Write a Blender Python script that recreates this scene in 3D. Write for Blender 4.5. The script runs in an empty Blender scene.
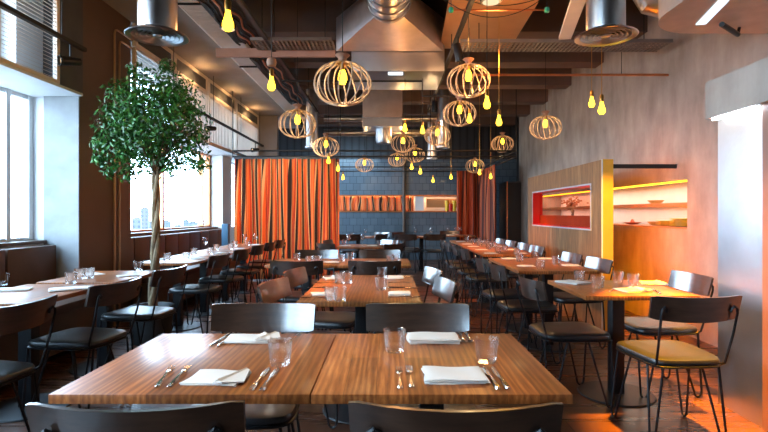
import bpy, bmesh, math, random
from mathutils import Vector, Matrix
from math import sin, cos, pi, radians as R
random.seed(7)
sc = bpy.context.scene
COL = sc.collection
F = 512.0; CZ = 1.267; VX = 388.0; VY = 213.5
TZ = 0.75

def X(px, d): return (px - VX) * d / F
def Z(py, d): return CZ - (py - VY) * d / F
def on_plane(px, py, z):
    d = (CZ - z) * F / (py - VY)
    return Vector((X(px, d), d, z))

# ------------------------------------------------------------------ materials
MATS = {}
def newmat(name):
    m = bpy.data.materials.new(name); m.use_nodes = True
    nt = m.node_tree; nt.nodes.clear()
    out = nt.nodes.new('ShaderNodeOutputMaterial')
    MATS[name] = m
    return m, nt, out
def N(nt, t, **kw):
    n = nt.nodes.new(t)
    for k, v in kw.items():
        if k in n.inputs: n.inputs[k].default_value = v
        else: setattr(n, k, v)
    return n
def coords(nt, scale=(1,1,1), rot=(0,0,0), kind='Object'):
    tc = N(nt, 'ShaderNodeTexCoord'); mp = N(nt, 'ShaderNodeMapping')
    mp.inputs['Scale'].default_value = scale; mp.inputs['Rotation'].default_value = rot
    if kind == 'World':
        g = N(nt, 'ShaderNodeNewGeometry'); nt.links.new(g.outputs['Position'], mp.inputs[0])
    else: nt.links.new(tc.outputs[kind], mp.inputs[0])
    return mp.outputs[0]
def ramp(nt, stops, fac, interp='LINEAR'):
    r = N(nt, 'ShaderNodeValToRGB'); cr = r.color_ramp; cr.interpolation = interp
    while len(cr.elements) < len(stops): cr.elements.new(0.5)
    for e, (p, c) in zip(cr.elements, stops):
        e.position = p; e.color = (*c, 1)
    nt.links.new(fac, r.inputs[0]); return r.outputs[0]
def principled(nt, out, **kw):
    p = N(nt, 'ShaderNodeBsdfPrincipled')
    for k, v in kw.items():
        if k in p.inputs: p.inputs[k].default_value = v
    nt.links.new(p.outputs[0], out.inputs[0]); return p
def plain(name, col, rough=.5, metal=0., spec=.5, noise=.12, nscale=6, bump=0., bscale=40, coat=0, sheen=0):
    m, nt, out = newmat(name)
    p = principled(nt, out, Roughness=rough, Metallic=metal)
    p.inputs['Specular IOR Level'].default_value = spec
    p.inputs['Coat Weight'].default_value = coat
    v = coords(nt)
    n = N(nt, 'ShaderNodeTexNoise', Scale=nscale, Detail=4.0); nt.links.new(v, n.inputs['Vector'])
    a = tuple(max(0, c*(1-noise)) for c in col); b = tuple(min(1, c*(1+noise)) for c in col)
    nt.links.new(ramp(nt, [(.3, a), (.7, b)], n.outputs[0]), p.inputs['Base Color'])
    if bump:
        n2 = N(nt, 'ShaderNodeTexNoise', Scale=bscale, Detail=5.0); nt.links.new(v, n2.inputs['Vector'])
        bp = N(nt, 'ShaderNodeBump', Strength=bump, Distance=.01)
        nt.links.new(n2.outputs[0], bp.inputs['Height']); nt.links.new(bp.outputs[0], p.inputs['Normal'])
    return m
def emis(name, col, s):
    m, nt, out = newmat(name)
    e = N(nt, 'ShaderNodeEmission', Strength=s); e.inputs[0].default_value = (*col, 1)
    nt.links.new(e.outputs[0], out.inputs[0]); return m

def wood(name, dark, mid, light, rough=.3, stretch=(9, .8, 9), plank=None, coat=.0, spec=.5, kind='Object', bump=.04, fine=.8, crough=.2):
    m, nt, out = newmat(name)
    p = principled(nt, out, Roughness=rough)
    p.inputs['Coat Weight'].default_value = coat; p.inputs['Specular IOR Level'].default_value = spec
    p.inputs['Coat Roughness'].default_value = crough
    v = coords(nt, stretch, kind=kind)
    # warp for figured grain
    w = N(nt, 'ShaderNodeTexNoise', Scale=.9, Detail=2.0); nt.links.new(v, w.inputs['Vector'])
    n = N(nt, 'ShaderNodeTexWave', Scale=1.1, Distortion=7.0, Detail=3.0)
    n.inputs['Detail Scale'].default_value = 1.2
    n.bands_direction = 'X'
    nt.links.new(v, n.inputs['Vector'])
    f = N(nt, 'ShaderNodeTexNoise', Scale=6.0, Detail=6.0, Roughness=.65); nt.links.new(v, f.inputs['Vector'])
    mx = N(nt, 'ShaderNodeMix', data_type='FLOAT'); mx.inputs[0].default_value = fine
    nt.links.new(n.outputs['Fac'], mx.inputs[2]); nt.links.new(f.outputs[0], mx.inputs[3])
    c = ramp(nt, [(.2, dark), (.5, mid), (.8, light)], mx.outputs[0])
    if plank:
        sx, sy = plank   # plank width along x, per-plank tone
        v2 = coords(nt, (1,1,1), kind=kind)
        br = N(nt, 'ShaderNodeTexBrick', Scale=1.0)
        br.inputs['Brick Width'].default_value = sy; br.inputs['Row Height'].default_value = sx
        br.inputs['Mortar Size'].default_value = .0008; br.offset = .37
        br.inputs['Color1'].default_value = (.68,.68,.68,1); br.inputs['Color2'].default_value = (1.25,1.2,1.15,1)
        br.inputs['Mortar'].default_value = (.5,.5,.5,1)
        mp = N(nt, 'ShaderNodeMapping'); mp.inputs['Rotation'].default_value = (0,0,pi/2)
        nt.links.new(v2, mp.inputs[0]); nt.links.new(mp.outputs[0], br.inputs['Vector'])
        ml = N(nt, 'ShaderNodeMix', data_type='RGBA', blend_type='MULTIPLY'); ml.inputs[0].default_value = 1
        nt.links.new(c, ml.inputs[6]); nt.links.new(br.outputs[0], ml.inputs[7]); c = ml.outputs[2]
    nt.links.new(c, p.inputs['Base Color'])
    if bump:
        bp = N(nt, 'ShaderNodeBump', Strength=bump, Distance=.005)
        nt.links.new(f.outputs[0], bp.inputs['Height']); nt.links.new(bp.outputs[0], p.inputs['Normal'])
    return m

TABLE = wood('oiled_table_wood', (.13,.034,.008), (.33,.100,.022), (.58,.22,.06), rough=.38, stretch=(13,.8,6), plank=(.094,3.0), coat=.25, fine=.80)
BACKW = wood('dark_veneer', (.020,.010,.007), (.044,.022,.014), (.085,.045,.028), rough=.28, stretch=(1.2,6,9), coat=1.0, spec=.7, crough=.16)
BACKW.node_tree.nodes['Principled BSDF'].inputs['Coat IOR'].default_value = 1.85
PANELW = wood('panel_wood', (.12,.052,.02), (.25,.12,.045), (.40,.21,.09), rough=.55, stretch=(5,5,.7), bump=.02)
BROWN = plain('brown_cladding', (.115,.070,.048), .45, noise=.1, nscale=2)
BANQ = plain('brown_banquette_leather', (.085,.042,.026), .45, noise=.15, bump=.1)
LEATHER = plain('black_leather', (.014,.015,.017), .34, noise=.2, bump=.05, bscale=160, spec=.6, coat=.22)
LEATHER.node_tree.nodes['Principled BSDF'].inputs['Coat Roughness'].default_value = .3
STEEL = plain('black_steel', (.012,.012,.014), .38, metal=.3, noise=.1)
CASTB = plain('black_cast_base', (.014,.014,.016), .45, noise=.1)
CAGE = plain('pale_bent_wood', (.56,.38,.24), .5, noise=.2, nscale=12)
CAPW = plain('turned_wood_cap', (.42,.22,.14), .55, noise=.15)
CORD = plain('black_cord', (.01,.01,.01), .6)
BRASS = plain('brass', (.55,.30,.08), .3, metal=1., noise=.1)
COPPER = plain('copper_pipe', (.55,.22,.10), .35, metal=.8, noise=.15)
GOLDP = plain('gold_pipe', (.55,.36,.22), .35, metal=.7, noise=.1)
GALV = plain('galvanised_duct', (.55,.54,.55), .28, metal=1., noise=.18, nscale=3, bump=.05, bscale=5)
BRUSH = plain('brushed_steel', (.55,.57,.61), .33, metal=1., noise=.12, nscale=3, bump=.08, bscale=30)
WHITEP = plain('white_paint', (.78,.79,.80), .5, noise=.03)
SLATM = plain('louvre_white', (.72,.62,.54), .5, noise=.06)
PERF = plain('perforated_white', (.80,.78,.78), .5, noise=.05)
GREYC = plain('grey_soffit', (.25,.225,.21), .8, noise=.12, nscale=3)
DARKC = plain('dark_ceiling', (.035,.026,.024), .8, noise=.2)
BEAM = plain('beam_brown', (.12,.082,.070), .75, noise=.18, nscale=2)
BLACKM = plain('matt_black', (.012,.011,.011), .6)
SOOT = plain('dark_ribbed_metal', (.07,.075,.085), .5, metal=.2)
LINEN = plain('white_linen', (.80,.78,.73), .85, noise=.04, bump=.12, bscale=220)
SILVER = plain('cutlery_steel', (.75,.72,.68), .16, metal=1., noise=.03)
BARK = plain('twisted_bark', (.25,.175,.10), .8, noise=.45, nscale=14, bump=.6, bscale=30)
TREES = plain('branch_bark', (.10,.07,.04), .8, noise=.3)
POTM = plain('black_planter', (.02,.02,.02), .5)
REDP = plain('red_lacquer', (.55,.012,.010), .3, noise=.03)
YELLOWF = plain('amber_lit_tint', (.80,.42,.05), .3, noise=.08, nscale=5)  # yellow light on the partition end, put into its colour
ORANGEP = plain('orange_panel', (.46,.23,.10), .5, noise=.15, nscale=2)
PLATE = plain('glazed_plate', (.62,.40,.16), .3, noise=.05)
PLATEY = plain('yellow_plate', (.85,.60,.04), .3, noise=.05)
PLATER = plain('red_dish', (.60,.10,.03), .3, noise=.05)
PALE = plain('pale_niche_paint', (.74,.68,.62), .6, noise=.04)
GREEN_G = plain('green_glass_cap', (.05,.5,.35), .25)
BLUEB = plain('blue_box', (.03,.10,.18), .5)
BULB = emis('glowing_filament_glass', (1.0,.62,.03), 5.0)
LAMPF = emis('spot_lens_glow', (1.0,.72,.42), .9)
SLOT = emis('cool_slot_diffuser', (.72,.86,1.0), 1.3)
SLOTW = emis('pelmet_light_strip', (.75,.88,1.0), 16.0)
AMBER = emis('amber_shelf_strip', (1.0,.50,.02), 4.0)
WALLGLOW = emis('orange_wall_glow', (1.0,.22,.004), 80.0)  # added source for the orange glow on the right wall
# leaves
m, nt, out = newmat('ficus_leaves')
p = principled(nt, out, Roughness=.32)
v = coords(nt)
n = N(nt, 'ShaderNodeTexNoise', Scale=11.0, Detail=3.0); nt.links.new(v, n.inputs['Vector'])
nt.links.new(ramp(nt, [(.3,(.010,.060,.010)), (.55,(.030,.15,.025)), (.75,(.11,.33,.06))], n.outputs[0]), p.inputs['Base Color'])
LEAF = m
# glass
m, nt, out = newmat('tumbler_glass')
g = N(nt, 'ShaderNodeBsdfGlass', IOR=1.45, Roughness=.02); g.inputs[0].default_value = (1,1,1,1)
t = N(nt, 'ShaderNodeBsdfTransparent'); mx = N(nt, 'ShaderNodeMixShader'); mx.inputs[0].default_value = .6
nt.links.new(g.outputs[0], mx.inputs[1]); nt.links.new(t.outputs[0], mx.inputs[2]); nt.links.new(mx.outputs[0], out.inputs[0])
GLASS = m
def thin(name, tint, gl=.08):
    m, nt, out = newmat(name)
    t = N(nt, 'ShaderNodeBsdfTransparent'); t.inputs[0].default_value = (*tint, 1)
    g = N(nt, 'ShaderNodeBsdfGlossy', Roughness=.03); mx = N(nt, 'ShaderNodeMixShader'); mx.inputs[0].default_value = gl
    nt.links.new(t.outputs[0], mx.inputs[1]); nt.links.new(g.outputs[0], mx.inputs[2]); nt.links.new(mx.outputs[0], out.inputs[0])
    return m
PANE = thin('window_pane', (.98,.99,1.0), .03)
REDGL = thin('orange_tinted_pane', (1.0,.72,.62), .06)
# floor
m, nt, out = newmat('floor_boards')
p = principled(nt, out, Roughness=.28); p.inputs['Specular IOR Level'].default_value = .42
v = coords(nt, kind='World')
br = N(nt, 'ShaderNodeTexBrick', Scale=1.0); br.offset = .43
br.inputs['Brick Width'].default_value = 1.9; br.inputs['Row Height'].default_value = .24
br.inputs['Mortar Size'].default_value = .004; br.inputs['Mortar'].default_value = (.006,.004,.003,1)
br.inputs['Color1'].default_value = (.070,.026,.013,1); br.inputs['Color2'].default_value = (.125,.050,.026,1)
nt.links.new(v, br.inputs['Vector'])
v2 = coords(nt, (1.0, 14, 1), kind='World')
n = N(nt, 'ShaderNodeTexNoise', Scale=1.3, Detail=6.0); nt.links.new(v2, n.inputs['Vector'])
ml = N(nt, 'ShaderNodeMix', data_type='RGBA', blend_type='MULTIPLY'); ml.inputs[0].default_value = 1
nt.links.new(br.outputs[0], ml.inputs[6]); nt.links.new(ramp(nt, [(.3,(.55,.55,.55)), (.7,(1.25,1.2,1.15))], n.outputs[0]), ml.inputs[7])
nt.links.new(ml.outputs[2], p.inputs['Base Color'])
nt.links.new(ramp(nt, [(.3,(.24,.24,.24)), (.7,(.34,.34,.34))], n.outputs[0]), p.inputs['Roughness'])
bp = N(nt, 'ShaderNodeBump', Strength=.12, Distance=.006); nt.links.new(br.outputs[1], bp.inputs['Height']); bp.invert = True
nt.links.new(bp.outputs[0], p.inputs['Normal'])
FLOOR = m
# plaster
m, nt, out = newmat('raw_plaster')
p = principled(nt, out, Roughness=.75)
v = coords(nt, kind='World')
n = N(nt, 'ShaderNodeTexNoise', Scale=1.6, Detail=9.0, Roughness=.62); nt.links.new(v, n.inputs['Vector'])
v2 = coords(nt, (4, 4, 1.3), kind='World')
n2 = N(nt, 'ShaderNodeTexNoise', Scale=1.5, Detail=6.0); nt.links.new(v2, n2.inputs['Vector'])
mx = N(nt, 'ShaderNodeMix', data_type='FLOAT'); mx.inputs[0].default_value = .45
nt.links.new(n.outputs[0], mx.inputs[2]); nt.links.new(n2.outputs[0], mx.inputs[3])
nt.links.new(ramp(nt, [(.34,(.24,.205,.175)), (.5,(.34,.30,.262)), (.66,(.44,.395,.35))], mx.outputs[0]), p.inputs['Base Color'])
bp = N(nt, 'ShaderNodeBump', Strength=.25, Distance=.02); nt.links.new(n.outputs[0], bp.inputs['Height']); nt.links.new(bp.outputs[0], p.inputs['Normal'])
PLASTER = m
# tiles
m, nt, out = newmat('blue_grey_tiles')
p = principled(nt, out, Roughness=.25)
v = coords(nt, kind='World', rot=(pi/2,0,0))
br = N(nt, 'ShaderNodeTexBrick', Scale=1.0); br.offset = .5
br.inputs['Brick Width'].default_value = .19; br.inputs['Row Height'].default_value = .19
br.inputs['Mortar Size'].default_value = .005; br.inputs['Mortar'].default_value = (.05,.07,.09,1)
br.inputs['Color1'].default_value = (.095,.135,.17,1); br.inputs['Color2'].default_value = (.12,.165,.205,1)
nt.links.new(v, br.inputs['Vector']); nt.links.new(br.outputs[0], p.inputs['Base Color'])
bp = N(nt, 'ShaderNodeBump', Strength=.3, Distance=.01); bp.invert = True; nt.links.new(br.outputs[1], bp.inputs['Height']); nt.links.new(bp.outputs[0], p.inputs['Normal'])
TILE = m
# dark ribbed boards
m, nt, out = newmat('dark_vertical_boards')
p = principled(nt, out, Roughness=.5)
v = coords(nt, kind='World')
w = N(nt, 'ShaderNodeTexWave', Scale=1.6); w.bands_direction = 'X'; nt.links.new(v, w.inputs['Vector'])
nt.links.new(ramp(nt, [(0,(.012,.014,.017)), (.12,(.03,.034,.04)), (1,(.04,.044,.052))], w.outputs[1]), p.inputs['Base Color'])
DBOARD = m
# curtain stripes by UV.x (arc length)
m, nt, out = newmat('striped_curtain_cloth')
p = principled(nt, out, Roughness=.7)
p.inputs['Sheen Weight'].default_value = .2
tc = N(nt, 'ShaderNodeTexCoord'); sp = N(nt, 'ShaderNodeSeparateXYZ'); nt.links.new(tc.outputs['UV'], sp.inputs[0])
mm = N(nt, 'ShaderNodeMath', operation='FRACT'); nt.links.new(sp.outputs[0], mm.inputs[0])
O = (.85,.16,.02); K = (.018,.016,.020); W = (.80,.50,.24); RD = (.55,.035,.012)
nt.links.new(ramp(nt, [(0,O), (.28,RD), (.38,W), (.43,K), (.56,W), (.62,O), (.86,RD), (.93,O)], mm.outputs[0], 'CONSTANT'), p.inputs['Base Color'])
tr = N(nt, 'ShaderNodeBsdfTranslucent'); tr.inputs[0].default_value = (.5,.10,.02,1)
CURT = m
m, nt, out = newmat('rust_curtain_cloth')
p = principled(nt, out, Roughness=.75)
tc = N(nt, 'ShaderNodeTexCoord'); sp = N(nt, 'ShaderNodeSeparateXYZ'); nt.links.new(tc.outputs['UV'], sp.inputs[0])
mm = N(nt, 'ShaderNodeMath', operation='FRACT'); nt.links.new(sp.outputs[0], mm.inputs[0])
nt.links.new(ramp(nt, [(0,(.42,.075,.02)), (.3,(.10,.02,.012)), (.45,(.50,.13,.05)), (.55,(.40,.06,.02)), (.85,(.08,.018,.01))], mm.outputs[0], 'CONSTANT'), p.inputs['Base Color'])
CURTR = m
# city towers
m, nt, out = newmat('hazy_facade')
p = principled(nt, out, Roughness=.8)
v = coords(nt, kind='Object')
br = N(nt, 'ShaderNodeTexBrick', Scale=1.0); br.offset = 0
br.inputs['Brick Width'].default_value = 3.0; br.inputs['Row Height'].default_value = 3.2; br.inputs['Mortar Size'].default_value = .9
br.inputs['Color1'].default_value = (.035,.045,.06,1); br.inputs['Color2'].default_value = (.05,.06,.075,1); br.inputs['Mortar'].default_value = (.10,.10,.10,1)
mp = N(nt, 'ShaderNodeMapping'); mp.inputs['Rotation'].default_value = (pi/2,0,0)
nt.links.new(v, mp.inputs[0]); nt.links.new(mp.outputs[0], br.inputs['Vector'])
nt.links.new(br.outputs[0], p.inputs['Base Color'])
FACADE = m
CITYG = plain('hazy_city_ground', (.09,.09,.09), .9, noise=.1, nscale=.02)

# ------------------------------------------------------------------ mesh helpers
class MB:
    def __init__(s): s.bm = bmesh.new(); s.uv = None
    def box(s, x0, x1, y0, y1, z0, z1, bev=0):
        vs = [s.bm.verts.new((x, y, z)) for z in (z0, z1) for y in (y0, y1) for x in (x0, x1)]
        fs = [(0,2,3,1),(4,5,7,6),(0,1,5,4),(2,6,7,3),(0,4,6,2),(1,3,7,5)]
        faces = [s.bm.faces.new([vs[i] for i in f]) for f in fs]
        if bev:
            es = {e for f in faces for e in f.edges}
            bmesh.ops.bevel(s.bm, geom=list(es), offset=bev, segments=2, affect='EDGES', profile=.6)
        return s
    def tube(s, pts, r, n=8, closed=False, cap=True):
        pts = [Vector(p) for p in pts]; rings = []
        rr = r if isinstance(r, (list, tuple)) else [r]*len(pts)
        L = len(pts); up = None
        for i, p in enumerate(pts):
            if closed: t = pts[(i+1) % L] - pts[i-1]
            else: t = pts[min(i+1, L-1)] - pts[max(i-1, 0)]
            t.normalize()
            if up is None:
                up = Vector((0,0,1)) if abs(t.z) < .9 else Vector((1,0,0))
            a = up - t*up.dot(t)
            if a.length < 1e-5: a = t.orthogonal()
            a.normalize(); up = a; b = t.cross(a)
            rings.append([s.bm.verts.new(p + (a*cos(2*pi*k/n) + b*sin(2*pi*k/n))*rr[i]) for k in range(n)])
        for i in range(L if closed else L-1):
            A, B = rings[i], rings[(i+1) % L]
            for k in range(n):
                f = s.bm.faces.new((A[k], A[(k+1)%n], B[(k+1)%n], B[k])); f.smooth = True
        if not closed and cap:
            s.bm.faces.new(rings[0][::-1]); s.bm.faces.new(rings[-1])
        return s
    def lathe(s, prof, c=(0,0,0), n=24, closed=False, shape=None):
        rings = []
        for (r, z) in prof:
            if r < 1e-6: rings.append([s.bm.verts.new((c[0], c[1], c[2]+z))])
            else:
                ring = []
                for k in range(n):
                    a = 2*pi*k/n; q = r*(shape(a) if shape else 1)
                    ring.append(s.bm.verts.new((c[0]+q*cos(a), c[1]+q*sin(a), c[2]+z)))
                rings.append(ring)
        m = len(rings)
        for i in range(m if closed else m-1):
            A, B = rings[i], rings[(i+1) % m]
            for k in range(n):
                if len(A) == 1 and len(B) == 1: continue
                if len(A) == 1: f = s.bm.faces.new((A[0], B[(k+1)%n], B[k]))
                elif len(B) == 1: f = s.bm.faces.new((A[k], A[(k+1)%n], B[0]))
                else: f = s.bm.faces.new((A[k], A[(k+1)%n], B[(k+1)%n], B[k]))
                f.smooth = True
        return s
    def loft(s, rings, cap=True, smooth=True):
        vr = [[s.bm.verts.new(p) for p in ring] for ring in rings]
        n = len(vr[0])
        for A, B in zip(vr, vr[1:]):
            for k in range(n):
                f = s.bm.faces.new((A[k], A[(k+1)%n], B[(k+1)%n], B[k])); f.smooth = smooth
        if cap: s.bm.faces.new(vr[0][::-1]); s.bm.faces.new(vr[-1])
        return s
    def move(s, M):
        bmesh.ops.transform(s.bm, matrix=M, verts=s.bm.verts[:]); return s
    def build(s, name, mat, parent=None, loc=None, fixn=True):
        if fixn: bmesh.ops.recalc_face_normals(s.bm, faces=s.bm.faces[:])
        me = bpy.data.meshes.new(name); s.bm.to_mesh(me); s.bm.free()
        me.materials.append(mat); me.set_sharp_from_angle(angle=R(38))
        o = bpy.data.objects.new(name, me); COL.objects.link(o)
        if parent: o.parent = parent
        if loc: o.location = loc
        return o
LABELS = {}
def tag(o, label, cat, group=None, kind=None):
    if label:
        if label in LABELS: print('DUPLABEL', label)
        LABELS[label] = 1
        o['label'] = label
    if cat: o['category'] = cat
    if group: o['group'] = group
    if kind: o['kind'] = kind
    return o
def thing(name, loc, label, cat, rz=0, group=None):
    o = bpy.data.objects.new(name, None); o.empty_display_size = .1; COL.objects.link(o)
    o.location = loc; o.rotation_euler = (0, 0, rz)
    return tag(o, label, cat, group)
def struct(o): o['kind'] = 'structure'; return o
def dup(root, loc, rz, label, group=None):
    r = root.copy(); COL.objects.link(r); r.location = loc; r.rotation_euler = (0,0,rz)
    tag(r, label, None, group)
    if not group and 'group' in r: del r['group']
    for ch in list(root.children):
        c = ch.copy(); COL.objects.link(c); c.parent = r
        for g in list(ch.children):
            d = g.copy(); COL.objects.link(d); d.parent = c
    return r
def arc(a, b, n): return [a + (b-a)*i/(n-1) for i in range(n)]

# ------------------------------------------------------------------ SETTING
XL = -3.45; XR = 3.12; YB = 14.0; YF = -3.6; ZC = 4.15
struct(MB().box(-4.2, 4.2, YF-.2, YB+.3, -.12, 0).build('floor', FLOOR))
struct(MB().box(-4.2, 4.2, YF-.2, YB+.3, ZC, ZC+.15).build('ceiling', DARKC))
struct(MB().box(-4.2, 4.2, YF-.2, YF, 0, ZC).build('wall_front', BROWN))
# back wall with slot niche (z 1.31-1.76, x -1.9..1.8)
nx0, nx1, nz0, nz1 = -1.9, 2.1, 1.31, 1.77
w = MB(); w.box(-4.2, 4.2, YB, YB+.3, 0, nz0); w.box(-4.2, 4.2, YB, YB+.3, nz1, 2.75)
w.box(-4.2, nx0, YB, YB+.3, nz0, nz1); w.box(nx1, 4.2, YB, YB+.3, nz0, nz1)
struct(w.build('wall_back', TILE))
struct(MB().box(-4.2, 4.2, YB-.03, YB+.3, 2.75, ZC).build('trim_1', DBOARD))
# right wall with long serving opening
oy0, oy1, oz0, oz1 = 5.34, 10.4, 1.10, 1.625
w = MB(); T = .4
w.box(XR, XR+T, YF, 12.2, 0, oz0); w.box(XR, XR+T, YF, 12.2, oz1, ZC)
w.box(XR, XR+T, YF, oy0, oz0, oz1); w.box(XR, XR+T, oy1, 12.2, oz0, oz1)
struct(w.build('wall_right', PLASTER))
struct(MB().box(XR+T, XR+T+.05, 12.2, YB, 0, ZC).build('trim_2', DBOARD))
o = MB().box(XR+T, XR+T+.05, oy0-.1, oy1+.1, oz0-.1, oz1+.1).build('trim_3', PALE); struct(o)
# left wall: spandrels, reveals, head
w = MB()
w.box(XL-.25, XL, YF, YB, 0, .97)
w.box(XL-.25, XL, YF, YB, 2.44, 2.62); w.box(XL-.25, XL, YF, YB, 3.3, ZC)
w.box(XL-.25, XL, 4.75, 6.3, 2.62, 3.3); w.box(XL-.25, XL, 12.0, YB, 2.62, 3.3); w.box(XL-.25, XL, YF, -3.2, 2.62, 3.3)
w.box(XL-.25, XL, 5.15, 6.3, .97, 2.44)
w.box(XL-.25, XL, 10.9, 11.2, .97, 2.44); w.box(XL-.25, XL, 13.7, YB, .97, 2.44)
w.box(XL-.25, XL, YF, -3.2, .97, 2.44)
struct(w.build('wall_left', WHITEP))
struct(MB().box(XL-.26, XL+.03, -3.2, 5.15, .97, 1.0).build('trim_4', BROWN))
struct(MB().box(XL-.26, XL+.03, 6.3, 10.9, .97, 1.0).build('trim_5', BROWN))
def window(nm, y0, y1, mull, mat=WHITEP, za=1.0, zb=2.44):
    w = MB()
    w.box(XL-.2, XL-.13, y0, y1, za, za+.03); w.box(XL-.2, XL-.13, y0, y1, zb-.04, zb)
    for m_ in mull: w.box(XL-.21, XL-.12, m_-.028, m_+.028, za, zb)
    o = w.build(nm, mat); struct(o)
    MB().box(XL-.17, XL-.165, y0, y1, za, zb).build('pane', PANE, o)
    return o
window('window_1', -3.2, 5.15, [-3.17, -1.5, .1, 1.7, 3.3, 4.82, 5.12])
window('window_2', 6.3, 10.3, [6.33, 8.14, 9.9, 10.27], COPPER)
window('window_3', -3.2, 4.75, [-3.17,-.5,2.1,4.7], WHITEP, 2.62, 3.3)
window('window_4', 6.3, 12.0, [6.33,8.1,10.0,11.97], WHITEP, 2.62, 3.3)
window('window_5', 11.2, 13.7, [11.23,12.4,13.67], WHITEP)
struct(MB().box(XL-.22, XL+.12, 10.3, 10.9, .97, 2.44).build('trim_6', WHITEP))
# column
struct(MB().box(XL, -3.10, 5.15, 6.17, 0, ZC).build('trim_7', BROWN))
struct(MB().box(XL, -3.10, 5.13, 5.149, 0, 2.44).build('trim_8', plain('grey_reveal', (.32,.33,.34), .5)))
rb = MB().box(XL, -3.09, 5.12, 5.149, 2.44, 3.58)
struct(rb.build('trim_9', SOOT))
# white underside of the window pelmet
struct(MB().box(XL, -3.05, YF, 5.12, 2.44, 2.465).build('trim_10', WHITEP))
struct(MB().box(XL, -3.05, 6.17, 12.1, 2.44, 2.465).build('trim_11', WHITEP))
# end wall at left back
struct(MB().box(-3.4, -2.62, 12.1, 12.25, 2.3, ZC).build('trim_12', GREYC))
# left soffit
struct(MB().box(-3.45, -2.33, YF, 13.9, 3.58, 3.66).build('trim_13', GREYC))
# perforated strip beside soffit: real holes via row slats
pf = MB()
pf.box(-2.33, -2.31, YF, 12.6, 3.575, 3.63); pf.box(-1.98, -1.96, YF, 12.6, 3.575, 3.63)
pf.box(-2.33, -1.96, YF, 12.6, 3.60, 3.605)
y = 1.5
while y < 12.6:
    pf.box(-2.31, -1.98, y, y+.022, 3.58, 3.592); y += .05
struct(pf.build('trim_14', PERF))

# louvre screens above the windows
def louvre(y0, y1, z0, z1, label, horizontal=True, pitch=.034, posts=()):
    t = thing('louvre_screen', (-3.07, (y0+y1)/2, z0), label, 'screen')
    h = z1-z0; L = (y1-y0)/2
    f = MB()
    f.box(-.02, .02, -L, L, 0, .03); f.box(-.02, .02, -L, L, h-.03, h)
    f.box(-.02, .02, -L, -L+.04, .03, h-.03); f.box(-.02, .02, L-.04, L, .03, h-.03)
    for p_ in posts: f.box(-.018, .022, p_-t.location.y-.03, p_-t.location.y+.03, .03, h-.03)
    f.build('frame', SLATM, t)
    s = MB()
    if horizontal:
        z = .05
        while z < h-.05:
            vs = [s.bm.verts.new(c) for c in ((-.012,-L+.04,z), (.012,-L+.04,z-.010), (.012,L-.04,z-.010), (-.012,L-.04,z), (-.012,-L+.04,z+.004), (.012,-L+.04,z-.006), (.012,L-.04,z-.006), (-.012,L-.04,z+.004))]
            for q in ((0,1,2,3),(4,7,6,5),(0,4,5,1),(1,5,6,2),(2,6,7,3),(3,7,4,0)): s.bm.faces.new([vs[i] for i in q])
            z += pitch
    else:
        y = -L+.06
        while y < L-.06:
            s.box(-.012, .012, y, y+.05, .03, h-.03); y += .085
    s.build('slats', SLATM, t)
    return t
louvre(-3.4, 1.6, 2.47, 3.57, 'white louvre screen above the left window, beside the camera', posts=[0,])
louvre(1.62, 4.76, 2.47, 3.57, 'white slatted louvre screen above the near left window, beside the dark column', posts=[3.1, 4.0])
MB_ = MB().box(-3.10, -3.05, 4.77, 5.119, 2.47, 3.57)
struct(MB_.build('trim_15', SOOT))
ybays = [(6.18,7.3),(7.32,8.68),(8.72,10.28),(10.32,12.08)]
blab = ['pale louvre screen bay right after the brown column, behind the tree top', 'pale vertical-slat screen bay second after the brown column', 'pale vertical-slat screen bay third after the brown column', 'pale vertical-slat screen bay at the far left end, by the grey end wall']
for i, (a, b) in enumerate(ybays): louvre(a, b, 2.47, 3.28, blab[i], horizontal=(i == 0))
tl = ['dark transom window band above the louvres next to the brown column','dark transom window above the second screen bay','dark transom window above the third screen bay','dark transom window above the farthest screen bay']
for i, (a, b) in enumerate(ybays):
    fr = MB(); L = (b-a)/2
    fr.box(-.02,.02,-L,L,0,.05); fr.box(-.02,.02,-L,L,.23,.28); fr.box(-.02,.02,-L,-L+.07,.05,.23); fr.box(-.02,.02,L-.07,L,.05,.23)
    t = thing('transom_window', (-3.07, (a+b)/2, 3.29), tl[i], 'window')
    fr.build('frame', SLATM, t)
    MB().box(-.006,.006,-L+.07,L-.07,.05,.23).build('pane', SOOT, t)

# ------------------------------------------------------------------ beams
blabel = ['nearest','second','third','fourth','fifth','sixth','farthest']
for i, y in enumerate([4.9, 6.15, 7.4, 8.7, 9.98, 11.25, 12.55]):
    o = MB().box(-1.95, XR, y, y+.30, 3.45, ZC, .008).build('trim_%d' % (20+i), BEAM); struct(o)

# ------------------------------------------------------------------ CHAIR
def seat_ring(sc_, z, n=40, front=.232, back=.198, d=.232):
    pts = []
    for k in range(n):
        a = 2*pi*k/n; c, s_ = cos(a), sin(a)
        e = .42
        u = math.copysign(abs(c)**e, c); v = math.copysign(abs(s_)**e, s_)
        w = (front+back)/2 + (front-back)/2*v
        pts.append((u*w*sc_, v*d*sc_, z))
    return pts
def hairpin(x, y, sx, sy, w=.055):
    # x,y top centre; V rod with U bottom, splayed outward
    fx, fy = x+sx*.05, y+sy*.05
    tx = Vector((-sy*sx, sx*sx, 0)).normalized() if True else None
    tdir = Vector((1,0,0)) if True else tx
    A = Vector((x-w*1.25, y, .435)); B = Vector((x+w*1.25, y, .435))
    bl = Vector((fx-w*.42, fy, .045)); br_ = Vector((fx+w*.42, fy, .045))
    pts = [A, A.lerp(bl,.5), bl]
    for k in range(1, 6):
        a = pi*k/6
        pts.append(Vector((fx - w*.42*cos(a), fy, .045 - .0385*sin(a))))
    pts += [br_, B.lerp(br_,.5), B]
    return pts
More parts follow.
